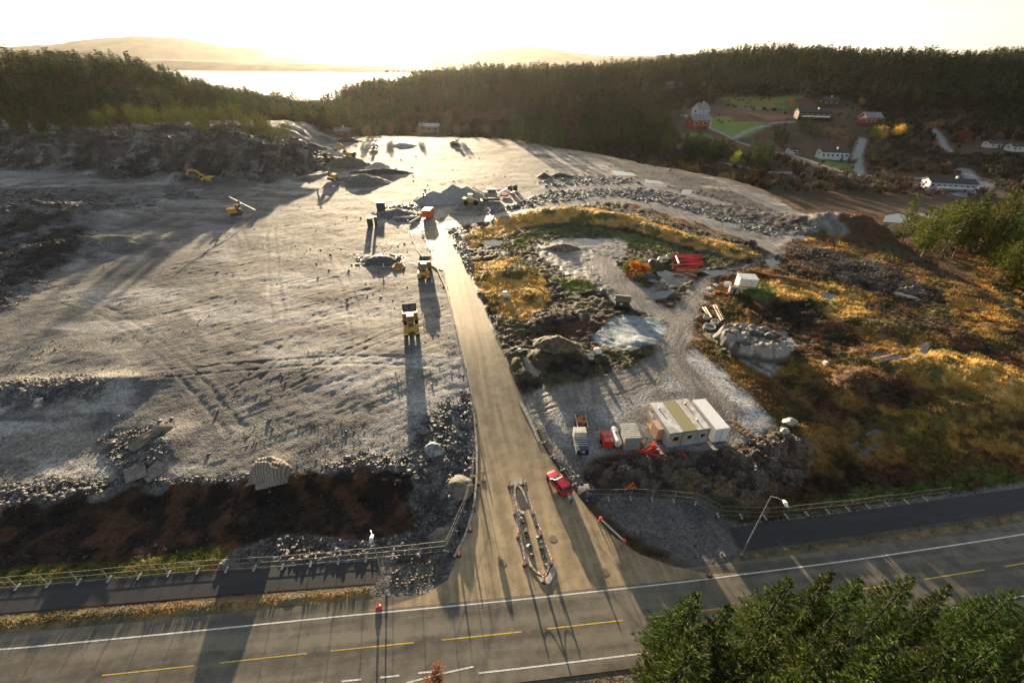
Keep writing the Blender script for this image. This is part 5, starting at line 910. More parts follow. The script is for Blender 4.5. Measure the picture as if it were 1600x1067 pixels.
MB().add([tuple(q) for q in [(*(G(a, b, .15)-oz)[:2], .15) for a, b in ((858, 912), (868, 897), (866, 880), (861, 888), (857, 898), (850, 903), (838, 899), (845, 908))]]+[tuple(q) for q in [(*(G(a, b, .15)-oz)[:2], -.02) for a, b in ((858, 912), (868, 897), (866, 880), (861, 888), (857, 898), (850, 903), (838, 899), (845, 908))]], [tuple(range(8))]+[(i, i+8, (i+1) % 8+8, (i+1) % 8) for i in range(8)]).build('nose_slab', CONC, isl)
MB().add([tuple(q) for q in [(*(Gr(a, b)-oz)[:2], float(Gr(a, b)[2])+.14) for a, b in ((797, 760), (800, 752), (812, 749), (822, 752), (820, 758), (808, 757))]]+[tuple(q) for q in [(*(Gr(a, b)-oz)[:2], -.02) for a, b in ((797, 760), (800, 752), (812, 749), (822, 752), (820, 758), (808, 757))]], [tuple(range(6))]+[(i, i+6, (i+1) % 6+6, (i+1) % 6) for i in range(6)]).build('end_slab', CONC, isl)
MB().add([(*(Gr(a, b)-oz)[:2], float(Gr(a, b)[2])+.12) for a, b in ((806, 763), (812, 762), (826, 785), (828, 792), (814, 796), (809, 785))], [(5, 4, 3, 2, 1, 0)]).build('asphalt_patch', a_path, isl)
rr = random.Random(12)
for i in range(34):
    a = rr.random(); side = rr.random() < .62; px = (812+a*22 if side else 833+a*20)+rr.uniform(-2, 3); py = (800+a*78 if side else 800+a*85); p = Gr(px, py)
    o = link('stone', rock_mesh(i, RK3 if i % 3 else RK2)); s_ = rr.uniform(.12, .34); o.scale = (s_, s_, s_); o.location = (p[0], p[1], p[2]+.1+s_*.3); o.rotation_euler = (0, 0, i); tag(o, 'loose stone lying inside the traffic island kerb', 'stone', 'loose stones inside the traffic island')
# ---- cones, marker posts, chains
def cone(label, p, sc=1., group='orange traffic markers'):
    t = thing('traffic_marker', label, 'traffic cone', p, 0, group, sc); MB().lathe([(.26, 0), (.26, .08), (.12, .14)], n=8).build('base', BLK, t); MB().lathe([(.15, .1), (.11, .45), (.07, .95), (.05, 1.05)], n=10).build('cone', ORG, t); MB().lathe([(.125, .35), (.105, .55)], n=10).lathe([(.10, .68), (.082, .84)], n=10).build('band', WHT, t); return t
CP = [(796, 760, 'beside the left corner of the island top'), (817, 757, 'beside the right corner of the island top'), (805, 804, 'upper one along the left island kerb'), (833, 805, 'upper one along the right island kerb'), (810, 840, 'lower one along the left island kerb'), (845, 837, 'lower one along the right island kerb'), (820, 883, 'at the left shoulder of the island nose'), (862, 882, 'at the right shoulder of the island nose'), (850, 909, 'at the very tip of the island nose')]
cn = [cone('orange white traffic marker '+l, Gr(a, b), 1.1) for a, b, l in CP]
for a, b, l in ((748, 757, 'in front of the round sign back by the kerb'), (735, 829, 'on the kerb bend beside the slack mesh fence'), (717, 868, 'at the lower tip of the left kerb'), (743, 664, 'on the long kerb left of the side road'), (1108, 900, 'small one at the road edge by the right gravel')): cone('orange white traffic marker '+l, Gr(a, b), 1.05)
for a, b, l in ((600, 420, 'far one left of the farther hauler below the dark pile'), (675, 444, 'far one standing in the hauler shadow')): cone('orange white traffic marker, '+l, G(a, b, 2.2), 1.3)
for i, (a, b) in enumerate(((0, 2), (2, 4), (4, 6), (6, 8), (1, 3), (3, 5), (5, 7), (7, 8))):
    A = Vector(cn[a].location)+Vector((0, 0, .95)); B = Vector(cn[b].location)+Vector((0, 0, .95)); q = MB(); q2 = MB(); n = max(8, int((B-A).length/.28))
    for k in range(n):
        f0, f1 = k/n, (k+1)/n; s0 = A.lerp(B, f0)-Vector((0, 0, .8*f0*(1-f0))); s1 = A.lerp(B, f1)-Vector((0, 0, .8*f1*(1-f1))); (q if k % 2 else q2).tube([tuple(s0-A), tuple(s1-A)], .035, 4)
    t = thing('plastic_chain', ('red white chain hanging along the left island kerb', 'red white chain hanging along the right island kerb')[i > 3], 'chain', tuple(A), 0, ('chains along the left island kerb', 'chains along the right island kerb')[i > 3]); q.build('red_link', RED, t); q2.build('white_link', WHT, t)
for i, (a, b) in enumerate(((695, 432), (703, 470), (711, 514), (722, 556), (729, 583))):
    p = Gr(a, b); t = thing('marker_post', 'thin dark post on the long left kerb', 'marker post', p, 0, 'thin posts along the left kerb'); MB().lathe([(.05, 0), (.05, 1.0), (.02, 1.05)], n=6).build('post', DKM, t); MB().box((0, 0, .9), (.16, .12, .22)).build('reflector', BLK, t)
p = Gr(753, 752); t = thing('road_sign', 'round road sign seen from behind beside the left kerb', 'road sign', (p[0]+.2, p[1], p[2]), -.25); MB().tube([(0, 0, 0), (0, 0, 1.9)], .04).build('post', STEEL, t); MB().lathe([(.42, -.02), (.42, .02)], (0, 0, 1.6), 18, 'y').build('sign_disc', mat('sign_tan', (.55, .42, .3), .5), t); MB().box((0, 0, .06), (.6, .4, .12)).build('foot', BLK, t)
# wooden barrier right of the junction
A = Vector(Gr(937, 816)); B = Vector(Gr(974, 851)); t = thing('road_barrier', 'pale horizontal barrier rail with red ends at the mouth of the right gravel', 'barrier', tuple((A+B)/2)); c = (A+B)/2; c.z = 0
MB().bar(tuple(A-c+Vector((0, 0, .75))), tuple(B-c+Vector((0, 0, .75))), .12, .22).build('rail', CREAM, t)
for q_, e in ((A, 1), (B, -1)): MB().bar(tuple(q_-c+Vector((-.25, 0, 0))), tuple(q_-c+Vector((0, 0, 1.0))), .08, .08).bar(tuple(q_-c+Vector((.25, 0, 0))), tuple(q_-c+Vector((0, 0, 1.0))), .08, .08).box(tuple(q_-c+Vector((0, 0, .85))), (.3, .3, .35)).build('leg', ORG, t)
for i, (a, b, l) in enumerate(((864, 841, 'right of the island at its lower half'), (785, 879, 'left of the island in the open junction'), (945, 893, 'near the white edge line at the right of the junction'))):
    p = Gr(a, b); t = thing('manhole_cover', 'round manhole cover '+l, 'manhole cover', p, 0, None, dz=.02); MB().lathe([(.48, 0), (.48, .03)], n=20).build('frame', mat('manhole_frame', (.28, .20, .12), .7), t); MB().lathe([(.36, .03), (.36, .036)], n=20).build('lid', mat('manhole_lid', (.17, .13, .09), .7), t)
# ---- mesh fence panels
def fence_panel(A, B, label, group, lean=0.):
    A = Vector(A); B = Vector(B); L = (B-A).length; t = thing('fence_panel', label, 'fence panel', tuple(A), atan2(B.y-A.y, B.x-A.x), group); dz_ = B.z-A.z
    r = .019; P = lambda x, z: (x, lean*z, z+dz_*x/L)
    q = MB(); q.tube([P(.04, .12), P(.04, 2.0)], r, 5).tube([P(L-.04, .12), P(L-.04, 2.0)], r, 5)
    for z in (.18, 1.1, 1.98): q.tube([P(.04, z), P(L-.04, z)], r*(.8 if z == 1.1 else 1), 5)
    FST = mat('fence_steel', (.33, .33, .32), .5, metal=.4, vary=.2); q.build('frame', FST, t); m = MB(); n = int(L/.22)
    for k in range(1, n): m.bar(P(L*k/n, .2), P(L*k/n, 1.95), .007, .007)
    m.build('mesh', FST, t); MB().box((.0, 0, .08), (.22, .75, .15)).build('foot', CONC, t, .02); return t
ORD = 'first second third fourth fifth sixth seventh eighth ninth tenth eleventh twelfth thirteenth fourteenth fifteenth sixteenth seventeenth eighteenth nineteenth twentieth twenty-first twenty-second twenty-third twenty-fourth'.split()
def fence_run(pts, label, group, snap=3.0, zf=lambda p: max(0., float(Zt(p[0], p[1])))):
    R_ = np.array([G(a, b, .2)[:2] if b > 790 else at(a, b)[:2] for a, b in pts]); s = np.r_[0, np.cumsum(np.hypot(*np.diff(R_, axis=0).T))]; n = max(1, round(s[-1]/snap)); q = np.linspace(0, s[-1], n+1)
    Q = [(np.interp(x, s, R_[:, 0]), np.interp(x, s, R_[:, 1])) for x in q]
    for i in range(n): fence_panel((*Q[i], zf(Q[i])), (*Q[i+1], zf(Q[i+1])), ORD[i]+' '+label+', counted '+('from the left' if R_[-1][0]-R_[0][0] > 6 else 'from the near end'), group, random.uniform(-.03, .03))
fence_run([(-120, 926), (0, 918), (130, 907), (310, 891), (440, 884), (560, 873), (640, 866), (697, 860)], 'mesh fence panel along the left cycle path', 'fence panels along the left cycle path')
fence_run([(697, 860), (712, 826), (727, 792), (738, 752), (741, 720)], 'mesh fence panel up the left kerb', 'fence panels up the left kerb')
fence_run([(836, 672), (862, 712), (890, 748), (917, 780)], 'mesh fence panel beside the red car', 'fence panels beside the red car')
fence_run([(917, 780), (1000, 780), (1080, 784), (1122, 804)], 'mesh fence panel in front of the dark spoil', 'fence panels in front of the spoil')
fence_run([(1122, 804), (1202, 809), (1275, 800), (1330, 794), (1409, 785), (1474, 776)], 'mesh fence panel above the right cycle path', 'fence panels above the right cycle path')
# ---- street lamps
for (bx, by), (tx, ty), off, lb in (((604, 926), (583, 828), .4, 'street lamp by the left cycle path end, its top against the peat bank'), ((1158, 868), (1207, 775), .9, 'tall leaning-looking street lamp at the start of the right cycle path')):
    p = G(bx, by, 0); h = float(W(tx, ty, p[1])[2]); t = thing('street_lamp', lb, 'street lamp', p, 0, 'street lamps on the main road')
    MB().lathe([(.16, 0), (.16, .3), (.09, .35)], n=10).build('base', STEEL, t); MB().tube([(0, 0, 0), (0, 0, h)], .085, 8, .05).build('pole', STEEL, t); MB().tube([(0, 0, h-.05), (off*.5, -.3, h+.12), (off, -.7, h+.15)], .04, 6).build('arm', STEEL, t)
    hd_ = MB().loft([[(off-.14, -.6, h+.12), (off+.14, -.6, h+.12), (off+.14, -.6, h+.26), (off-.14, -.6, h+.26)], [(off-.2, -1.0, h+.1), (off+.2, -1.0, h+.1), (off+.18, -1.0, h+.32), (off-.18, -1.0, h+.32)], [(off-.1, -1.45, h+.12), (off+.1, -1.45, h+.12), (off+.1, -1.45, h+.22), (off-.1, -1.45, h+.22)]]).build('lamp_head', WHT, t, .03)
    MB().box((off, -1.05, h+.08), (.28, .5, .05)).build('lens', CREAM, hd_)
p = G(592, 950, 0); t = thing('warning_bollard', 'orange red beacon with round base at the verge tip by the left lamp', 'beacon', p, 0); MB().lathe([(.35, 0), (.33, .2), (.1, .35)], n=12).build('base', RED, t); MB().lathe([(.12, .3), (.10, .9), (.04, 1.05)], n=10).build('beacon', ORG, t); MB().lathe([(.13, .5), (.13, .65)], n=10).build('band', WHT, t)
# ---- houses
def house(name, label, px, py, L, Wd, Hw, pitch, rz, wc, rc, win=4, chim=1, cat='house', bd=None, porch=False):
    p = GT(px, py); t = thing(name, label, cat, (p[0], p[1], float(Zt(p[0], p[1]))-.3), rz); hr = Wd/2*pitch
    w_ = MB().box((0, 0, Hw/2), (L, Wd, Hw)); w_.add([(-L/2, -Wd/2, Hw), (-L/2, Wd/2, Hw), (-L/2, 0, Hw+hr), (L/2, -Wd/2, Hw), (L/2, Wd/2, Hw), (L/2, 0, Hw+hr)], [(0, 2, 1), (3, 4, 5), (0, 3, 5, 2), (1, 2, 5, 4)]); w_.build('wall', wc, t)
    ov = .5; q = MB()
    for s_ in (-1, 1): q.add([(-L/2-ov, s_*(Wd/2+ov), Hw-ov*pitch+.05), (L/2+ov, s_*(Wd/2+ov), Hw-ov*pitch+.05), (L/2+ov, 0, Hw+hr+.05), (-L/2-ov, 0, Hw+hr+.05), (-L/2-ov, s_*(Wd/2+ov), Hw-ov*pitch+.3), (L/2+ov, s_*(Wd/2+ov), Hw-ov*pitch+.3), (L/2+ov, 0, Hw+hr+.3), (-L/2-ov, 0, Hw+hr+.3)], [(0, 1, 2, 3), (7, 6, 5, 4), (0, 4, 5, 1), (1, 5, 6, 2), (3, 2, 6, 7), (0, 3, 7, 4)])
    rf = q.build('roof', rc, t)
    for k in range(chim): MB().box((L*(.12-.35*k), 0, Hw+hr+.6), (.9, .8, 1.4)).build('chimney', WHT, rf)
    n = win
    for k in range(n):
        x = -L/2+L*(k+.5)/n; f = MB().box((x, -Wd/2-.03, Hw*.62), (L/n*.5, .1, Hw*.34)).build('window', WHT if wc != WHT else CREAM, t); MB().box((x, -Wd/2-.09, Hw*.62), (L/n*.42, .04, Hw*.27)).build('pane', GLS, f)
    for s_ in (-1, 1): f = MB().box((s_*(L/2+.03), 0, Hw*.75), (.1, Wd*.22, Hw*.3)).build('window', CREAM, t); MB().box((s_*(L/2+.09), 0, Hw*.75), (.04, Wd*.18, Hw*.24)).build('pane', GLS, f)
    MB().box((L*.30, -Wd/2-.06, 1.2), (1.1, .08, 2.1)).build('door', bd or DKM, t)
    if porch: MB().box((0, -Wd/2-1.2, Hw*.42), (L*.8, 2.4, .2)).box((0, -Wd/2-2.35, Hw*.42+.5), (L*.8, .1, .9)).build('balcony', WHT, t)
    return t
RTILE = mat('roof_dark', (.05, .045, .045), .7, vary=.3, scale=1); RGREY = mat('roof_grey', (.22, .22, .24), .5, vary=.2, scale=1); BARN = mat('barn_red', (.30, .05, .03), .7, vary=.25, scale=.6); DBR = mat('wall_dark_brown', (.06, .035, .025), .8); HW = mat('house_white', (.52, .53, .57), .6, vary=.08, scale=.5)
house('farmhouse', 'white farmhouse with steep gable above the red barn', 1093, 182, 13, 9, 6, 1.1, .5, HW, RGREY, 4, 1)
house('barn', 'red barn with a pale grey roof below the white farmhouse', 1088, 199, 17, 9, 6, .8, .35, BARN, RGREY, 2, 0, 'barn')
house('white_house', 'white hillside house with dark hip roof and green lawn', 1298, 248, 17, 8, 4.8, .35, -.12, HW, RTILE, 6, 1)
house('garage', 'tiny white outbuilding left of the hillside house', 1236, 240, 6, 5, 3, .5, .2, HW, RTILE, 1, 0, 'garage')
house('brown_house', 'long dark brown house with white lower windows above the fields', 1268, 186, 26, 10, 5.5, .4, -.15, DBR, RTILE, 6, 1, porch=True)
house('dark_cottage', 'dark roofed cottage half hidden above the long brown house', 1292, 165, 17, 9, 5, .5, .2, DBR, RTILE, 3, 1)
house('red_house', 'dark red house with white trim left of the gold bushes', 1356, 194, 14, 9, 5.5, .7, .1, mat('wall_wine', (.16, .03, .04), .7), RGREY, 4, 0)
house('long_white_house', 'wide shaded white house with dark roof and white chimney near the junction track', 1478, 295, 21, 8, 4., .35, -.18, mat('house_white_shade', (.36, .40, .52), .6), RTILE, 8, 1, porch=True)  # a white wall; the valley's bluish shade is put into its colour
house('white_house', 'white house cut by the right edge of the picture', 1592, 236, 15, 7, 3.4, .4, -.1, HW, RTILE, 5, 1)
house('small_house', 'small house with white wall left of the right edge house', 1548, 230, 9, 6, 3., .45, 0, HW, RTILE, 2, 0)
house('red_cabin', 'red walled cabin with pale roof at the forest foot behind the plain', 536, 212, 9, 6, 3.5, .5, .1, mat('barn_red_glare', (.2, .08, .06), .8), RGREY, 3, 1)  # red wall made paler and greyer, sun glare put into its colour
house('white_shed', 'low building with white roof behind the plain left of centre', 565, 210, 12, 7, 4, .3, .05, BARN, mat('roof_white', (.7, .7, .7), .4), 3, 0)
house('grey_house', 'pale roofed building among bare trees behind the plain centre', 672, 206, 17, 9, 5, .4, 0, mat('wall_tan', (.3, .24, .17), .7), mat('roof_pale', (.5, .48, .45), .5), 3, 0)
house('valley_house', 'grey house on the wooded slope under the right ridge', 1052, 139, 18, 10, 5, .5, .1, RGREY, RGREY, 3, 0)
# ================================================================ vegetation
def leafmesh(name, C0, D, N, L, Wd, cols, mt, extra=None):
    """n kites: centre C0, long axis D (unit), side axis N (unit)"""
    a = C0-D*L[:, None]*.35; b = C0+N*Wd[:, None]*.5; c = C0+D*L[:, None]*.65; d = C0-N*Wd[:, None]*.5
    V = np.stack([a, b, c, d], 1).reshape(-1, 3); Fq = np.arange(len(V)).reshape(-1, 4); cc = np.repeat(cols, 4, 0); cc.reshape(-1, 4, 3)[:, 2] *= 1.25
    return V, Fq, cc
def unit(v): return v/(np.linalg.norm(v, axis=1)[:, None]+1e-9)
def conifer(seed, h, rad, nlev, perlev, leaves, lsize, base=.12, wr=.42, al=.55, spr=.22, col=(.045, .075, .018), col2=(.10, .13, .03), droop=.15, shape=.85, pine=False):
    r = np.random.default_rng(seed); Cc = []; Dd = []; cols = []; sz = []
    wob = r.uniform(.75, 1.2, 8)
    for i in range(nlev):
        f = base+(1-base)*(i+r.uniform(0, .8))/nlev; z = h*f
        Rr = rad*((1-f)/(1-base))**shape*r.uniform(.8, 1.15)+.12*rad*.3
        if pine: Rr = rad*np.clip(np.sin(np.clip((f-base)/(1-base), 0, 1)*pi*.80+.45), .15, 1)*r.uniform(.65, 1.15)
        m = max(3, int(perlev*(.5+.5*(1-f)))); a0 = r.uniform(0, 6.28)
        for k in range(m):
            a = a0+6.283*k/m+r.uniform(-.35, .35); Lb = Rr*r.uniform(.65, 1.15)*wob[int(a*8/6.283) % 8]; n = max(3, int(leaves*(Lb/rad+.15)))
            s = r.uniform(.15, 1, n)**.75; rise = (.35 if pine else -droop)*Lb*s+.25*Lb*s**2*(1 if not pine else .3)
            spread = spr*Lb*(1.1-s*.6); lat = r.normal(0, 1, n)*spread*.6
            x = cos(a)*Lb*s-sin(a)*lat; y = sin(a)*Lb*s+cos(a)*lat; zz = z+rise+r.normal(0, .05*Lb+.05, n)
            Cc.append(np.stack([x, y, zz], 1)); d = np.stack([cos(a)+r.normal(0, al, n), sin(a)+r.normal(0, al, n), r.normal(.25 if not pine else .6, .45, n)], 1); Dd.append(d)
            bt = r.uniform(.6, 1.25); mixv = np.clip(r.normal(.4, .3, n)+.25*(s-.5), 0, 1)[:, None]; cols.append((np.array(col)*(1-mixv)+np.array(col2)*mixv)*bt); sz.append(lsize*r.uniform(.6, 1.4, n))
    Cc = np.concatenate(Cc); Dd = unit(np.concatenate(Dd)); cols = np.concatenate(cols); sz = np.concatenate(sz)
    N = unit(np.cross(Dd, r.normal(0, 1, Dd.shape)+np.array([0, 0, .8]))); 
    return leafmesh('crown', Cc, Dd, N, sz, sz*wr, cols, None)
def trunk_mb(h, r0, seed, lean=0, limbs=6, base=.15):
    r = random.Random(seed); m = MB(); m.tube([(0, 0, -.4), (r.uniform(-.1, .1), r.uniform(-.1, .1), h*.5), (0, 0, h*.93)], r0, 6, r0*.2)
    for k in range(limbs): f = base+.75*k/limbs; a = k*2.4; L = h*.16*(1-f*.8); m.tube([(0, 0, h*f), (cos(a)*L, sin(a)*L, h*f+L*.15)], r0*.3, 4, r0*.08)
    return m
LEAF = colattr_mat('needles', .7, .25, .6, spec=.25, trans=.32, objrand=.22); BARK = mat('bark', (.10, .07, .05), .9, vary=.3, scale=3); LEAFB = colattr_mat('twigs', .85, .2, .8, spec=.1, trans=.25, objrand=.2); BARKP = mat('bark_pale', (.28, .22, .17), .9, vary=.3, scale=3)
def bush(seed, h, rad, n, lsize, col, col2, up=.5):
    r = np.random.default_rng(seed); nb = 9; bc = r.normal(0, .35, (nb, 3))*np.array([rad, rad, h*.35])+np.array([0, 0, h*.6]); bc[:, 2] = np.clip(bc[:, 2], h*.3, h*.85); w_ = r.integers(0, nb, n)
    p = bc[w_]+unit(r.normal(0, 1, (n, 3)))*(r.uniform(0, 1, n)**.5)[:, None]*np.array([rad*.5, rad*.5, h*.28]); p[:, 2] = np.clip(p[:, 2], .05*h, h*1.05)
    D = unit(p-np.array([0, 0, 0])*1.+r.normal(0, .6, (n, 3))*rad+np.array([0, 0, up*h])); N = unit(np.cross(D, r.normal(0, 1, (n, 3)))); t_ = r.uniform(0, 1, n)[:, None]; s_ = lsize*r.uniform(.6, 1.4, n)
    return leafmesh('c', p, D, N, s_, s_*.34, (np.array(col)*(1-t_)+np.array(col2)*t_)*(.75+.5*r.uniform(0, 1, nb)[w_])[:, None], None)
class Proto: pass
def make_proto(kind, seed, h, crown, trunkr=.16, bark=None, limbs=6, lm=None, cbase=.15):
    q = Proto(); q.h = h; V, Fq, cc = crown; q.crown = mk_mesh('crown', V, Fq, lm or LEAF, False, cc); q.trunk = trunk_mb(h, trunkr, seed, limbs=limbs, base=cbase); me = mk_mesh('trunk', q.trunk.V, q.trunk.F, bark or BARK); q.tr = me; q.V = V; q.F = Fq; q.c = cc; q.kind = kind; return q
def plant(q, p, sc, rz, label, cat, group, lean=(0, 0), name=None):
    o = bpy.data.objects.new(name or q.kind, None); COL.objects.link(o); o.location = p; o.rotation_euler = (lean[0], lean[1], rz); o.scale = sc if isinstance(sc, tuple) else (sc,)*3
    a = bpy.data.objects.new('crown', q.crown); b = bpy.data.objects.new('trunk', q.tr)
    for c in (a, b): COL.objects.link(c); c.parent = o
    return tag(o, label, cat, group)
# near spruces in the bottom right corner
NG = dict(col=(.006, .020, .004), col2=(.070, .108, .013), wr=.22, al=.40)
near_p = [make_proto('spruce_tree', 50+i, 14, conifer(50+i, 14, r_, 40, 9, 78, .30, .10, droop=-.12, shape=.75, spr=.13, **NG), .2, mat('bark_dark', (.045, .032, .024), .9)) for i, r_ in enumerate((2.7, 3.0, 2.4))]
NT = [(1088, 928, 34, 'leftmost dark spruce of the corner group at the bottom'), (1092, 985, 30, 'low spruce at the left foot of the corner group'), (1140, 948, 32, 'second spruce from the left in the corner group'), (1090, 1005, 27, 'spruce at the bottom frame between the two leftmost spruces'), (1235, 905, 36, 'broad spruce whose top touches the shaded road lane'), (1300, 893, 37, 'tallest spruce crossing the road in the corner group'), (1345, 905, 36.5, 'spruce just right of the tallest one'),
      (1425, 903, 38, 'spruce in front of the right yellow dash'), (1485, 915, 38, 'round topped spruce right of the yellow dash'), (1215, 985, 28, 'spruce in the middle of the bottom frame edge of the group'), (1320, 985, 29, 'pale tipped spruce below the tallest one'), (1410, 990, 30, 'shaded spruce below the round topped one'), (1540, 935, 38, 'slim spruce second from the right frame edge'), (1590, 925, 39, 'spruce cut by the right frame edge'),
      (1500, 1000, 31, 'spruce near the bottom right corner with golden tips'), (1580, 990, 33, 'lowest spruce in the bottom right corner'), (1640, 945, 38, 'spruce mostly outside the right frame edge, upper one'), (1645, 1020, 32, 'spruce mostly outside the right frame edge, lower one'), (1560, 1045, 29, 'spruce filling the bottom right corner'), (1370, 1050, 26, 'spruce top at the bottom frame under the shaded one'), (1205, 1062, 24, 'spruce top cut by the bottom frame at left'), (1480, 1070, 26, 'spruce top cut by the bottom frame at right'), (1270, 1062, 25, 'spruce top cut by the bottom frame in the middle')]
for i, (px, py, dep, lb) in enumerate(NT):
    d = ray(px, py); c = Rm.T@d; tt = dep/(-c[2]); p = d*tt+np.array([0, 0, CH]); q = near_p[i % 3]; hz_ = p[2]+1.0; s_ = max(.45, hz_/14.)
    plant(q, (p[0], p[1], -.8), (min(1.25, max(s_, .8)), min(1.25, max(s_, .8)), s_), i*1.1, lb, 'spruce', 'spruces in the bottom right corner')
# mid and far conifers: shared prototypes
mid = [make_proto('spruce_tree', 70+i, 14, conifer(70+i, 14, 2.6+.3*i, 26, 8, 9, .62, .08, col=(.022, .040, .010), col2=(.05, .075, .016)), .18) for i in range(3)]
pine = [make_proto('pine_tree', 80+i, 13, conifer(80+i, 13, (2.6, 3.0, 3.0)[i], 24, 8, 26, .5, (.12, .2, .26)[i], pine=i == 2, droop=-.35, shape=.7, spr=.15, col=(.014, .028, .006), col2=(.145, .165, .020), wr=.28), .2, mat('bark_red', (.20, .11, .06), .9), cbase=.3) for i in range(3)]
lown = [conifer(90+i, 14, 2.6+.25*i, 13, 5, 3.4, 1.25, .06, col=(.008, .030, .010), col2=(.026, .056, .014)) for i in range(4)]
lowp = [conifer(95+i, 13, 3.1, 10, 5, 4, 1.15, .25, pine=True, col=(.035, .05, .012), col2=(.09, .095, .024)) for i in range(3)]
barep = [make_proto('bare_tree', 100+i, 9, bush(100+i, 9, 3.0, 900, .75, (.10, .07, .05), (.19, .14, .10)), .14, BARKP, 10, LEAFB) for i in range(2)]
lowb = [bush(110+i, 5, 2.6, 90, 1.2, (.034, .029, .024), (.070, .055, .042)) for i in range(3)]+[bush(113, 4.5, 2.6, 90, 1.2, (.05, .055, .02), (.10, .09, .03)), bush(114, 4, 2.4, 90, 1.1, (.065, .036, .022), (.09, .055, .03)), bush(115, 5, 2.6, 90, 1.2, (.07, .055, .045), (.11, .09, .075))]
def jit(x0, x1, y0, y1, s):
    a = np.arange(x0, x1, s); b = np.arange(y0, y1, s); A, B = np.meshgrid(a, b); A = A.ravel(); B = B.ravel(); return A+RNG.uniform(-.48, .48, A.shape)*s, B+RNG.uniform(-.48, .48, B.shape)*s
trees = []     # x, y, z, kind, scale, group
def scatter(xy, test, kinds, s0, s1, gidx):
    x, y = xy; k = test(x, y); x = x[k]; y = y[k]; z = Zt(x, y)
    for a, b, c in zip(x, y, z): trees.append((a, b, c-.3, kinds[int(RNG.integers(len(kinds)))], RNG.uniform(s0, s1)*(1 if gidx in (1, 6) else .62+.7*float(fbm(a/34, b/34, 2, 411))), gidx))
def inp(x, y, *pts): return inside(x, y, gp(*pts))
# clearings in the valley, in world outline
CLR = [gp((1040, 175), (1107, 170), (1130, 150), (1260, 148), (1270, 158), (1330, 160), (1375, 185), (1370, 200), (1330, 222), (1345, 255), (1335, 275), (1270, 268), (1200, 240), (1135, 226), (1060, 230)), gp((1190, 305), (1420, 325), (1640, 335), (1600, 350), (1400, 350), (1380, 385), (1250, 360)), gp((1425, 272), (1530, 278), (1560, 300), (1500, 312), (1425, 302)), gp((1500, 225), (1640, 225), (1640, 250), (1500, 245)), gp((530, 200), (700, 200), (700, 222), (530, 222))]
RDS = [gp((1455, 200), (1470, 215), (1478, 232), (1495, 240)), gp((1507, 265), (1525, 285), (1550, 285)), gp((1348, 217), (1340, 240), (1343, 272)), gp((1130, 255), (1200, 269), (1300, 273), (1410, 277), (1500, 283)), gp((1150, 221), (1200, 236), (1240, 243), (1300, 264), (1330, 272)), gp((1066, 180), (1107, 200), (1145, 218), (1165, 206), (1240, 190))]
def clear(x, y):
    c = np.zeros(x.shape, bool)
    for P in CLR: c |= inside(x, y, P)
    for P in RDS: c |= seg_dist(x, y, P)[0] < 5
    return c
def plat_out(x, y, d=4): return sd(x, y, PLATEAU) < -d
KL_ = lambda x, y: seg_dist(x, y, KN)[0] > 8
def hl(x, y): return fbm(x/40, y/40, 2, 201)
scatter(jit(-700, -70, 262, 620, 6.2), lambda x, y: plat_out(x, y, 3) & (x < -95+.0*y) & (seg_dist(x, y, KN)[0] > 26) & (y > 262), [0, 0, 1], .55, 1.15, 0)
scatter(jit(-450, -80, 230, 345, 5.5), lambda x, y: (seg_dist(x, y, KN)[0] > 12) & (seg_dist(x, y, KN)[0] < 34) & (y > interp_par(seg_dist(x, y, KN)[1], [p[1] for p in KN])+6) & (x < -118), [3], .5, 1.0, 1)
scatter(jit(-190, -60, 325, 420, 5.5), lambda x, y: plat_out(x, y, 5) & (fbm(x/20, y/20, 2, 5) > .42) & ~clear(x, y), [3, 0], .45, .95, 1)
scatter(jit(-330, 150, 395, 860, 6.4), lambda x, y: (macro(x, y) > 1+6*hl(x, y)) & plat_out(x, y), [0, 0, 0, 1], .5, 1.15, 2)
scatter(jit(60, 1000, 430, 1150, 7.4), lambda x, y: (macro(x, y) > 12+9*hl(x, y)) & ~clear(x, y), [0, 0, 1], .55, 1.25, 3)
scatter(jit(300, 760, 280, 500, 6.8), lambda x, y: (macro(x, y) > 6+8*hl(x, y)) & ~clear(x, y) & (x > 1.0*y-20), [0, 1], .75, 1.15, 3)
for P, gi, ks, s_, a0, a1 in ((((782, 205), (830, 192), (880, 200), (885, 235), (840, 228), (800, 220)), 4, [0], 5.2, .8, 1.15), (((905, 205), (960, 195), (1000, 190), (1045, 205), (1050, 250), (1000, 246), (940, 240), (900, 236)), 4, [0], 5.2, .8, 1.2),
        (((1065, 222), (1100, 226), (1125, 232), (1128, 256), (1095, 262), (1062, 250)), 5, [0], 5.5, .6, .95), (((1165, 240), (1205, 245), (1205, 272), (1165, 266)), 5, [0], 5.5, .7, 1.1), (((1250, 195), (1285, 200), (1280, 222), (1250, 215)), 5, [0, 0], 6.5, .5, .8), (((1210, 212), (1230, 212), (1228, 232), (1208, 232)), 5, [0], 7, .5, .8), (((1320, 232), (1335, 232), (1332, 250), (1318, 246)), 5, [0], 7, .5, .8)):
    Pw = gp(*P); xs_ = [p[0] for p in Pw]; ys_ = [p[1] for p in Pw]; scatter(jit(min(xs_), max(xs_), min(ys_), max(ys_), s_), lambda x, y: inside(x, y, Pw), ks, a0, a1, gi)
Pw = gp((1382, 378), (1440, 375), (1500, 372), (1640, 385), (1640, 480), (1600, 482), (1550, 445), (1505, 412), (1450, 405), (1405, 398)); Pw = [(a+2, b) for a, b in Pw]
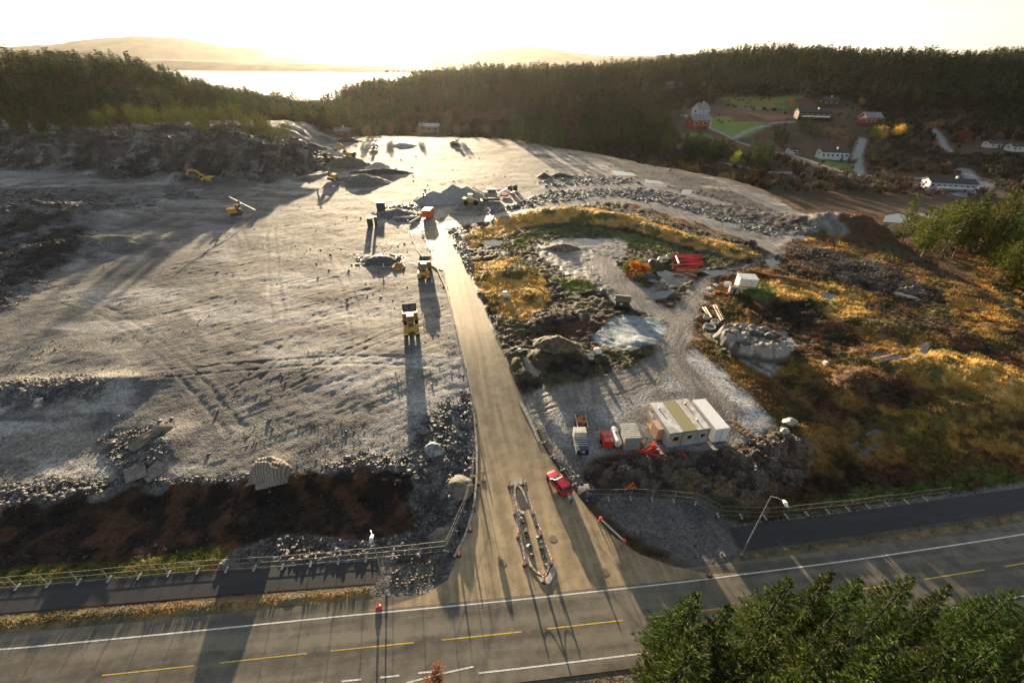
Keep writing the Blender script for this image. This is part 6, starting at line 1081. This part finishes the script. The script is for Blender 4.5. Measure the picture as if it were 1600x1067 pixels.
xs_ = [p[0] for p in Pw]; ys_ = [p[1] for p in Pw]; scatter(jit(min(xs_), max(xs_)+40, min(ys_), max(ys_)+30, 5.6), lambda x, y: inside(x, y, Pw) | (inside(x-18, y-14, Pw) & (x > 135)), [3, 3, 3, 0], 1.0, 1.5, 6)
for px9, py9, s9 in ((1575, 455, 1.1), (1592, 470, 1.25), (1618, 485, 1.3), (1548, 440, 1.0), (1600, 450, 1.4)):
    p9 = GT(px9, py9); trees.append((p9[0], p9[1], float(Zt(p9[0], p9[1]))-.3, 3, s9, 6))
KINDS = [mid, pine, None, pine]; LOWK = [lown, lowp, None, lowp]
T = np.array([(a, b, c, k, s_, g) for a, b, c, k, s_, g in trees]); px_, py_, dep = proj(T[:, 0], T[:, 1], T[:, 2]+6*T[:, 4]); vis = (px_ > -20) & (px_ < 1620) & (py_ > -20) & (py_ < 1080) & (dep > 1)
hidden = (T[:, 5] == 2) & (T[:, 1] > 700)
size = np.where(vis & ~hidden, 13*T[:, 4]/np.maximum(dep, 1), 0); size[T[:, 5] == 0] *= .8
order = np.argsort(-size); ind = np.zeros(len(T), bool); ind[order[:270]] = True; ind &= size > 0
GL = [('tree in the dark wood on the left hill', 'trees on the left wooded hill'), ('sunlit yellow green pine along the top of the left rock cut', 'pines along the top of the rock cut'), ('spruce on the hazy wooded hill in the middle', 'spruces on the middle hill'), ('tree on the dark wooded ridge at the right', 'trees on the right ridge'), ('dark green spruce in the belt behind the gravel plain', 'spruces behind the gravel plain'), ('dark spruce standing in a valley clump below the farm', 'spruces in the valley clumps'), ('tall slanting pine in the sunlit stand at the right edge of the moor', 'pines in the stand at the right edge')]
for i in np.nonzero(ind)[0]:
    a, b, c, k, s_, g = T[i]; k = int(k); g = int(g); q = KINDS[k][int(RNG.integers(3))]; sp = q.kind == 'pine_tree'
    wide = .62 if g in (4, 5) else 1.0
    if g == 6: wide = .85
    lb = GL[g][0]+(', pine' if sp and g not in (1, 6) else ''); gg = GL[g][1]+(' (pines)' if sp and g not in (1, 6) else ' (spruces)' if (not sp and g in (1, 6)) else '')
    if not sp: lb = lb.replace('tall slanting pine', 'dark spruce').replace('sunlit yellow green pine', 'green spruce')
    plant(q, (a, b, c), (s_*wide, s_*wide, s_), RNG.uniform(0, 6.28), lb, 'pine' if sp else 'spruce', gg, lean=(RNG.uniform(-.05, .05), RNG.uniform(-.02, .08)+(.10 if g == 6 else 0)))
def bake(name, items, protos, mt, label, cat, squash=1.):
    VV = []; FF = []; CC = []; off = 0
    for (a, b, c, s_), q in zip(items, protos):
        V, Fq, cc = q; th = RNG.uniform(0, 6.28); R_ = np.array([[cos(th), -sin(th), 0], [sin(th), cos(th), 0], [0, 0, 1]]); sx = s_*RNG.uniform(.85, 1.3)*squash
        VV.append((V*np.array([sx, sx, s_]))@R_.T+np.array([a, b, c])); FF.append(Fq+off); pt = float(fbm(a/38, b/38, 3, 401)); CC.append(np.clip(cc*RNG.uniform(.6, 1.4)*np.array([RNG.uniform(.85, 1.2)+(.35 if pt > .62 else .15 if pt < .40 else 0)*RNG.random(), 1+(.25 if pt < .4 else 0), 1])*(.62 if (a > 60 and b > 430) or (a > 300) else 1.), 0, 1)); off += len(V)  # plants on the right ridge darkened: the slope's shade put into their colour
    o = link(name, mk_mesh(name, np.concatenate(VV), np.concatenate(FF), mt, False, np.concatenate(CC))); return tag(o, label, cat, kind='stuff')
rest = T[~ind]; its = [tuple(r_[[0, 1, 2, 4]]) for r_ in rest]; pr = [LOWK[int(r_[3])][int(RNG.integers(len(LOWK[int(r_[3])])))] for r_ in rest]
# trunks of the wood: a slim dark stem in each low tree
def addstem(q, h): 
    V, Fq, cc = q; s_ = np.array([(-.15, 0, -.5), (.15, 0, -.5), (.05, 0, h*.8), (-.05, 0, h*.8), (0, -.15, -.5), (0, .15, -.5), (0, .05, h*.8), (0, -.05, h*.8)]); return np.concatenate([V, s_]), np.concatenate([Fq, np.array([[0, 1, 2, 3], [4, 5, 6, 7]])+len(V)]), np.concatenate([cc, np.tile((.06, .04, .03), (8, 1))])
pm_ = {id(q): addstem(q, 13) for q in lown+lowp}; pr = [pm_[id(q)] for q in pr]
print('TREES', len(T), 'individual', int(ind.sum()), 'stuff', len(rest))
bake('forest', its, pr, colattr_mat('needles_far', .8, .25, .1, spec=.15, trans=.25), 'dense conifer forest covering the far hills and ridges', 'forest', 1.3)
# brushwood
bx = []
def sc2(xy, test, ks, s0, s1):
    x, y = xy; k = test(x, y); x = x[k]; y = y[k]; z = Zt(x, y)
    for a, b, c in zip(x, y, z): bx.append((a, b, c-.4, RNG.uniform(s0, s1), int(RNG.choice(ks))))
sc2(jit(60, 620, 225, 620, 5.2), lambda x, y: plat_out(x, y, 8) & ~clear(x, y) & (macro(x, y) < 26) & (fbm(x/22, y/22, 3, 301) > .27), [0, 0, 1, 2, 3, 0, 4, 5, 5, 5], .5, 1.25)
sc2(jit(-200, 90, 318, 470, 5.0), lambda x, y: plat_out(x, y, 4) & ~clear(x, y) & (fbm(x/16, y/16, 2, 311) > .40), [0, 1, 2, 3, 5], .5, 1.5)
sc2(jit(60, 620, 225, 560, 9.0), lambda x, y: (inside(x, y, CLR[0]) & (fbm(x/22, y/22, 3, 321) > .60)), [2, 3, 4], .4, .8)
sc2(jit(-420, -90, 240, 290, 3.6), lambda x, y: (seg_dist(x, y, KN)[0] < 13) & (y > interp_par(seg_dist(x, y, KN)[1], [p[1] for p in KN])-4), [3, 4, 3], .25, .5)
sc2(jit(90, 190, 45, 215, 4.0), lambda x, y: inside(x, y, Pw) | (sd(x, y, Pw) > -7) & (fbm(x/8, y/8, 2, 331) > .5), [3, 4, 2], .2, .42)
print('BRUSH', len(bx)); bake('brushwood', [t_[:4] for t_ in bx], [lowb[t_[4]] for t_ in bx], colattr_mat('brush_far', .9, .25, .1, spec=.1, trans=.15), 'bare brown brushwood and scrub filling the valley', 'brushwood')
# single trees that stand out
for px, py, hh, c1, c2, lb in ((1237, 168, 8, (.45, .22, .02), (.6, .32, .03), 'small bright orange yellow tree at the top field corner'), (1145, 262, 9, (.28, .30, .04), (.40, .38, .06), 'lone lime yellow tree above the end of the plain'), (1362, 222, 12, (.20, .24, .04), (.32, .32, .06), 'yellow green tree left of the golden crowns'), (1375, 224, 11, (.34, .22, .08), (.42, .28, .10), 'orange tan crown between the yellow green and gold trees'), (1395, 222, 12, (.42, .28, .05), (.55, .36, .07), 'golden round crown right of the orange tan crown'),
        (1500, 222, 7, (.25, .05, .03), (.3, .07, .03), 'rust red bush beside the far road'), (1343, 170, 9, (.30, .24, .06), (.36, .28, .08), 'mustard coloured bush above the red house'), (1062, 238, 6, (.3, .22, .1), (.35, .26, .12), 'tan bush at the foot of the dark clump'), (1452, 208, 8, (.2, .17, .05), (.25, .2, .06), 'dull yellow bush by the upper road')):
    q = make_proto('autumn_tree', px, hh, bush(px, hh, hh*.42, 900, .7, c1, c2), .14, BARK, 8, LEAFB); p = GT(px, py); plant(q, (p[0], p[1], float(Zt(p[0], p[1]))-.2), 1., .3, lb, 'tree', None)
p = GT(698, 208); plant(barep[0], (p[0], p[1], float(Zt(p[0], p[1]))-.2), 1.9, 0, 'tall pale bare tree standing above the scrub behind the plain', 'tree', None)
for i, (px, py, s_) in enumerate(((610, 214, 1.), (640, 212, 1.1), (730, 212, 1.1), (760, 216, 1.2), (790, 214, 1.), (820, 218, .9), (655, 216, .8), (715, 216, .9), (575, 217, .9))): p = GT(px, py); plant(barep[i % 2], (p[0], p[1], float(Zt(p[0], p[1]))-.2), s_, i, 'leafless pale brown tree at the far edge of the plain', 'tree', 'leafless trees at the far edge of the plain')
q = make_proto('bare_shrub', 7, 2.2, bush(7, 2.2, 1.2, 700, .3, (.20, .09, .05), (.30, .16, .09)), .03, BARK, 6, LEAFB); p = G(685, 1062, 0); plant(q, (p[0], p[1], -.1), 1., 0, 'small reddish bare shrub at the bottom frame beside the lay-by line', 'shrub', None)
q = make_proto('rust_shrub', 8, 2.4, bush(8, 2.4, 1.6, 900, .35, (.34, .12, .02), (.45, .17, .03)), .04, BARK, 6, LEAFB); q2 = make_proto('green_shrub', 9, 2.0, bush(9, 2.0, 1.5, 900, .35, (.06, .08, .02), (.12, .14, .03)), .04, BARK, 6, LEAFB)
for px, py, k, s_, lb in ((990, 420, 0, 1.1, 'left half of the rust orange shrub pair beside the red pipes'), (1005, 426, 0, 1.1, 'right half of the rust orange shrub pair beside the red pipes'), (978, 425, 1, 1., 'green shrub left of the rust orange pair'), (1000, 438, 1, .9, 'green shrub below the rust orange pair')): p = at(px, py); plant((q, q2)[k], (p[0], p[1], p[2]-.2), s_, 0, lb, 'shrub', None)
for px, py in ((1262, 478), (1500, 560), (1330, 610), (1215, 400), (1280, 545), (1585, 520)): p = at(px, py); plant(q2, (p[0], p[1], p[2]-.3), .45, px, 'low green shrub scattered on the moor', 'shrub', 'low green shrubs on the moor')
# ---------------------------------------------------------------- stones and grass
def scat_pts(n, y0, y1, pw, field, xlim):
    u_ = RNG.uniform(0, 1, n); y = (y0**(1-pw)+(y1**(1-pw)-y0**(1-pw))*u_)**(1/(1-pw)); x = RNG.uniform(-1, 1, n)*np.minimum(1.25*y+28, xlim); d = look(field, x, y); k = RNG.uniform(0, 1, n) < d; return x[k], y[k], d[k]
x, y, d = scat_pts(900000, 20, 290, 1.35, np.clip(RUB*.8, 0, 1), 330); N_ = len(x); print('STONES', N_)
if N_ > 170000: k = RNG.permutation(N_)[:170000]; x, y, d = x[k], y[k], d[k]; N_ = len(x)
s = np.exp(RNG.normal(np.log(.065), .68, N_))*(1+np.clip((y-40)/80, 0, 1.6))*(.30+.62*np.clip(d, 0, 1))*(1+1.1*look(kmask, x, y)); s = np.minimum(s, .2+y*.003)
cube = np.array([(a, b, c) for c in (-1, 1) for a, b in ((-1, -1), (1, -1), (1, 1), (-1, 1))], float); fq = np.array([(3, 2, 1, 0), (4, 5, 6, 7), (0, 1, 5, 4), (1, 2, 6, 5), (2, 3, 7, 6), (3, 0, 4, 7)])
V = cube[None]*(1+RNG.uniform(-.45, .25, (N_, 8, 3)))*np.stack([s, s*RNG.uniform(.5, 1, N_), s*RNG.uniform(.4, .8, N_)], -1)[:, None]
th = RNG.uniform(0, 6.28, N_); tl = RNG.uniform(-.6, .6, N_); ct, st = np.cos(tl)[:, None], np.sin(tl)[:, None]; V = np.stack([V[..., 0]*ct-V[..., 2]*st, V[..., 1], V[..., 0]*st+V[..., 2]*ct], -1)
ct, st = np.cos(th)[:, None], np.sin(th)[:, None]; V = np.stack([V[..., 0]*ct-V[..., 1]*st, V[..., 0]*st+V[..., 1]*ct, V[..., 2]], -1)+np.stack([x, y, Zt(x, y)+s*.25], -1)[:, None]
gcol = RNG.uniform(.035, .12, N_)+(RNG.uniform(0, 1, N_) > .95)*.14; base_ = look(C, x, y); cs = (.5*base_+.5*gcol[:, None]*np.array([1.02, .99, .98])+.0)
tag(link('loose_rubble', mk_mesh('loose_rubble', V.reshape(-1, 3), (fq[None]+8*np.arange(N_)[:, None, None]).reshape(-1, 4), colattr_mat('rubble_stone', .7, .2, 3., spec=.3), False, np.repeat(cs, 8, 0))), 'loose broken stone lying over the blasted site', 'rubble', kind='stuff')
x, y, d = scat_pts(420000, 16, 190, 1.3, np.clip(GRS*.42, 0, 1), 230); N_ = len(x)
if N_ > 110000: k = RNG.permutation(N_)[:110000]; x, y, d = x[k], y[k], d[k]; N_ = len(x)
print('TUFTS', N_); z = Zt(x, y); hh = RNG.uniform(.14, .34, N_)*(1+np.clip((y-30)/70, 0, 1.2)); B = 4
an = RNG.uniform(0, 6.28, (N_, B)); ln = RNG.uniform(.1, .9, (N_, B))*hh[:, None]; wd = hh[:, None]*.22; ox = RNG.normal(0, .12, (N_, B))*(1+y[:, None]/60); oy = RNG.normal(0, .12, (N_, B))*(1+y[:, None]/60)
P0 = np.stack([x[:, None]+ox-np.sin(an)*wd, y[:, None]+oy+np.cos(an)*wd, z[:, None]+0*an-.05], -1); P1 = np.stack([x[:, None]+ox+np.sin(an)*wd, y[:, None]+oy-np.cos(an)*wd, z[:, None]+0*an-.05], -1)
P2 = np.stack([x[:, None]+ox+np.cos(an)*ln, y[:, None]+oy+np.sin(an)*ln, z[:, None]+hh[:, None]*RNG.uniform(.6, 1.1, (N_, B))], -1)
V = np.stack([P0, P1, P2], 2).reshape(-1, 3); cg = look(C, x, y)*RNG.uniform(.8, 1.6, N_)[:, None]*np.array([1.05, 1, .9]); cg = np.repeat(cg, B*3, 0).reshape(-1, 3, 3); cg[:, 2] *= 1.35
tag(link('moor_grass', mk_mesh('moor_grass', V, np.arange(len(V)).reshape(-1, 3), colattr_mat('grass_blades', .7, .15, 1., spec=.2, trans=.35), False, cg.reshape(-1, 3))), 'gold and green moor grass tufts and roadside grass', 'grass', kind='stuff')
# ---------------------------------------------------------------- haze over the whole scene
hz = bpy.data.materials.new('haze'); t, n, l = nodes(hz); n.remove(n['Principled BSDF'])
pv = n.new('ShaderNodeVolumePrincipled'); pv.inputs['Color'].default_value = (1, .97, .93, 1); pv.inputs['Density'].default_value = 1.4e-5; pv.inputs['Anisotropy'].default_value = .64
l.new(pv.outputs[0], n['Material Output'].inputs['Volume'])
HB = ((-15000, 15000), (-400, 15500), (-72, 560))
V = [(x, y, z) for x in HB[0] for y in HB[1] for z in HB[2]]
tag(link('haze', mk_mesh('haze', V, [(0, 1, 3, 2), (4, 6, 7, 5), (0, 4, 5, 1), (2, 3, 7, 6), (0, 2, 6, 4), (1, 5, 7, 3)], hz)), kind='stuff')
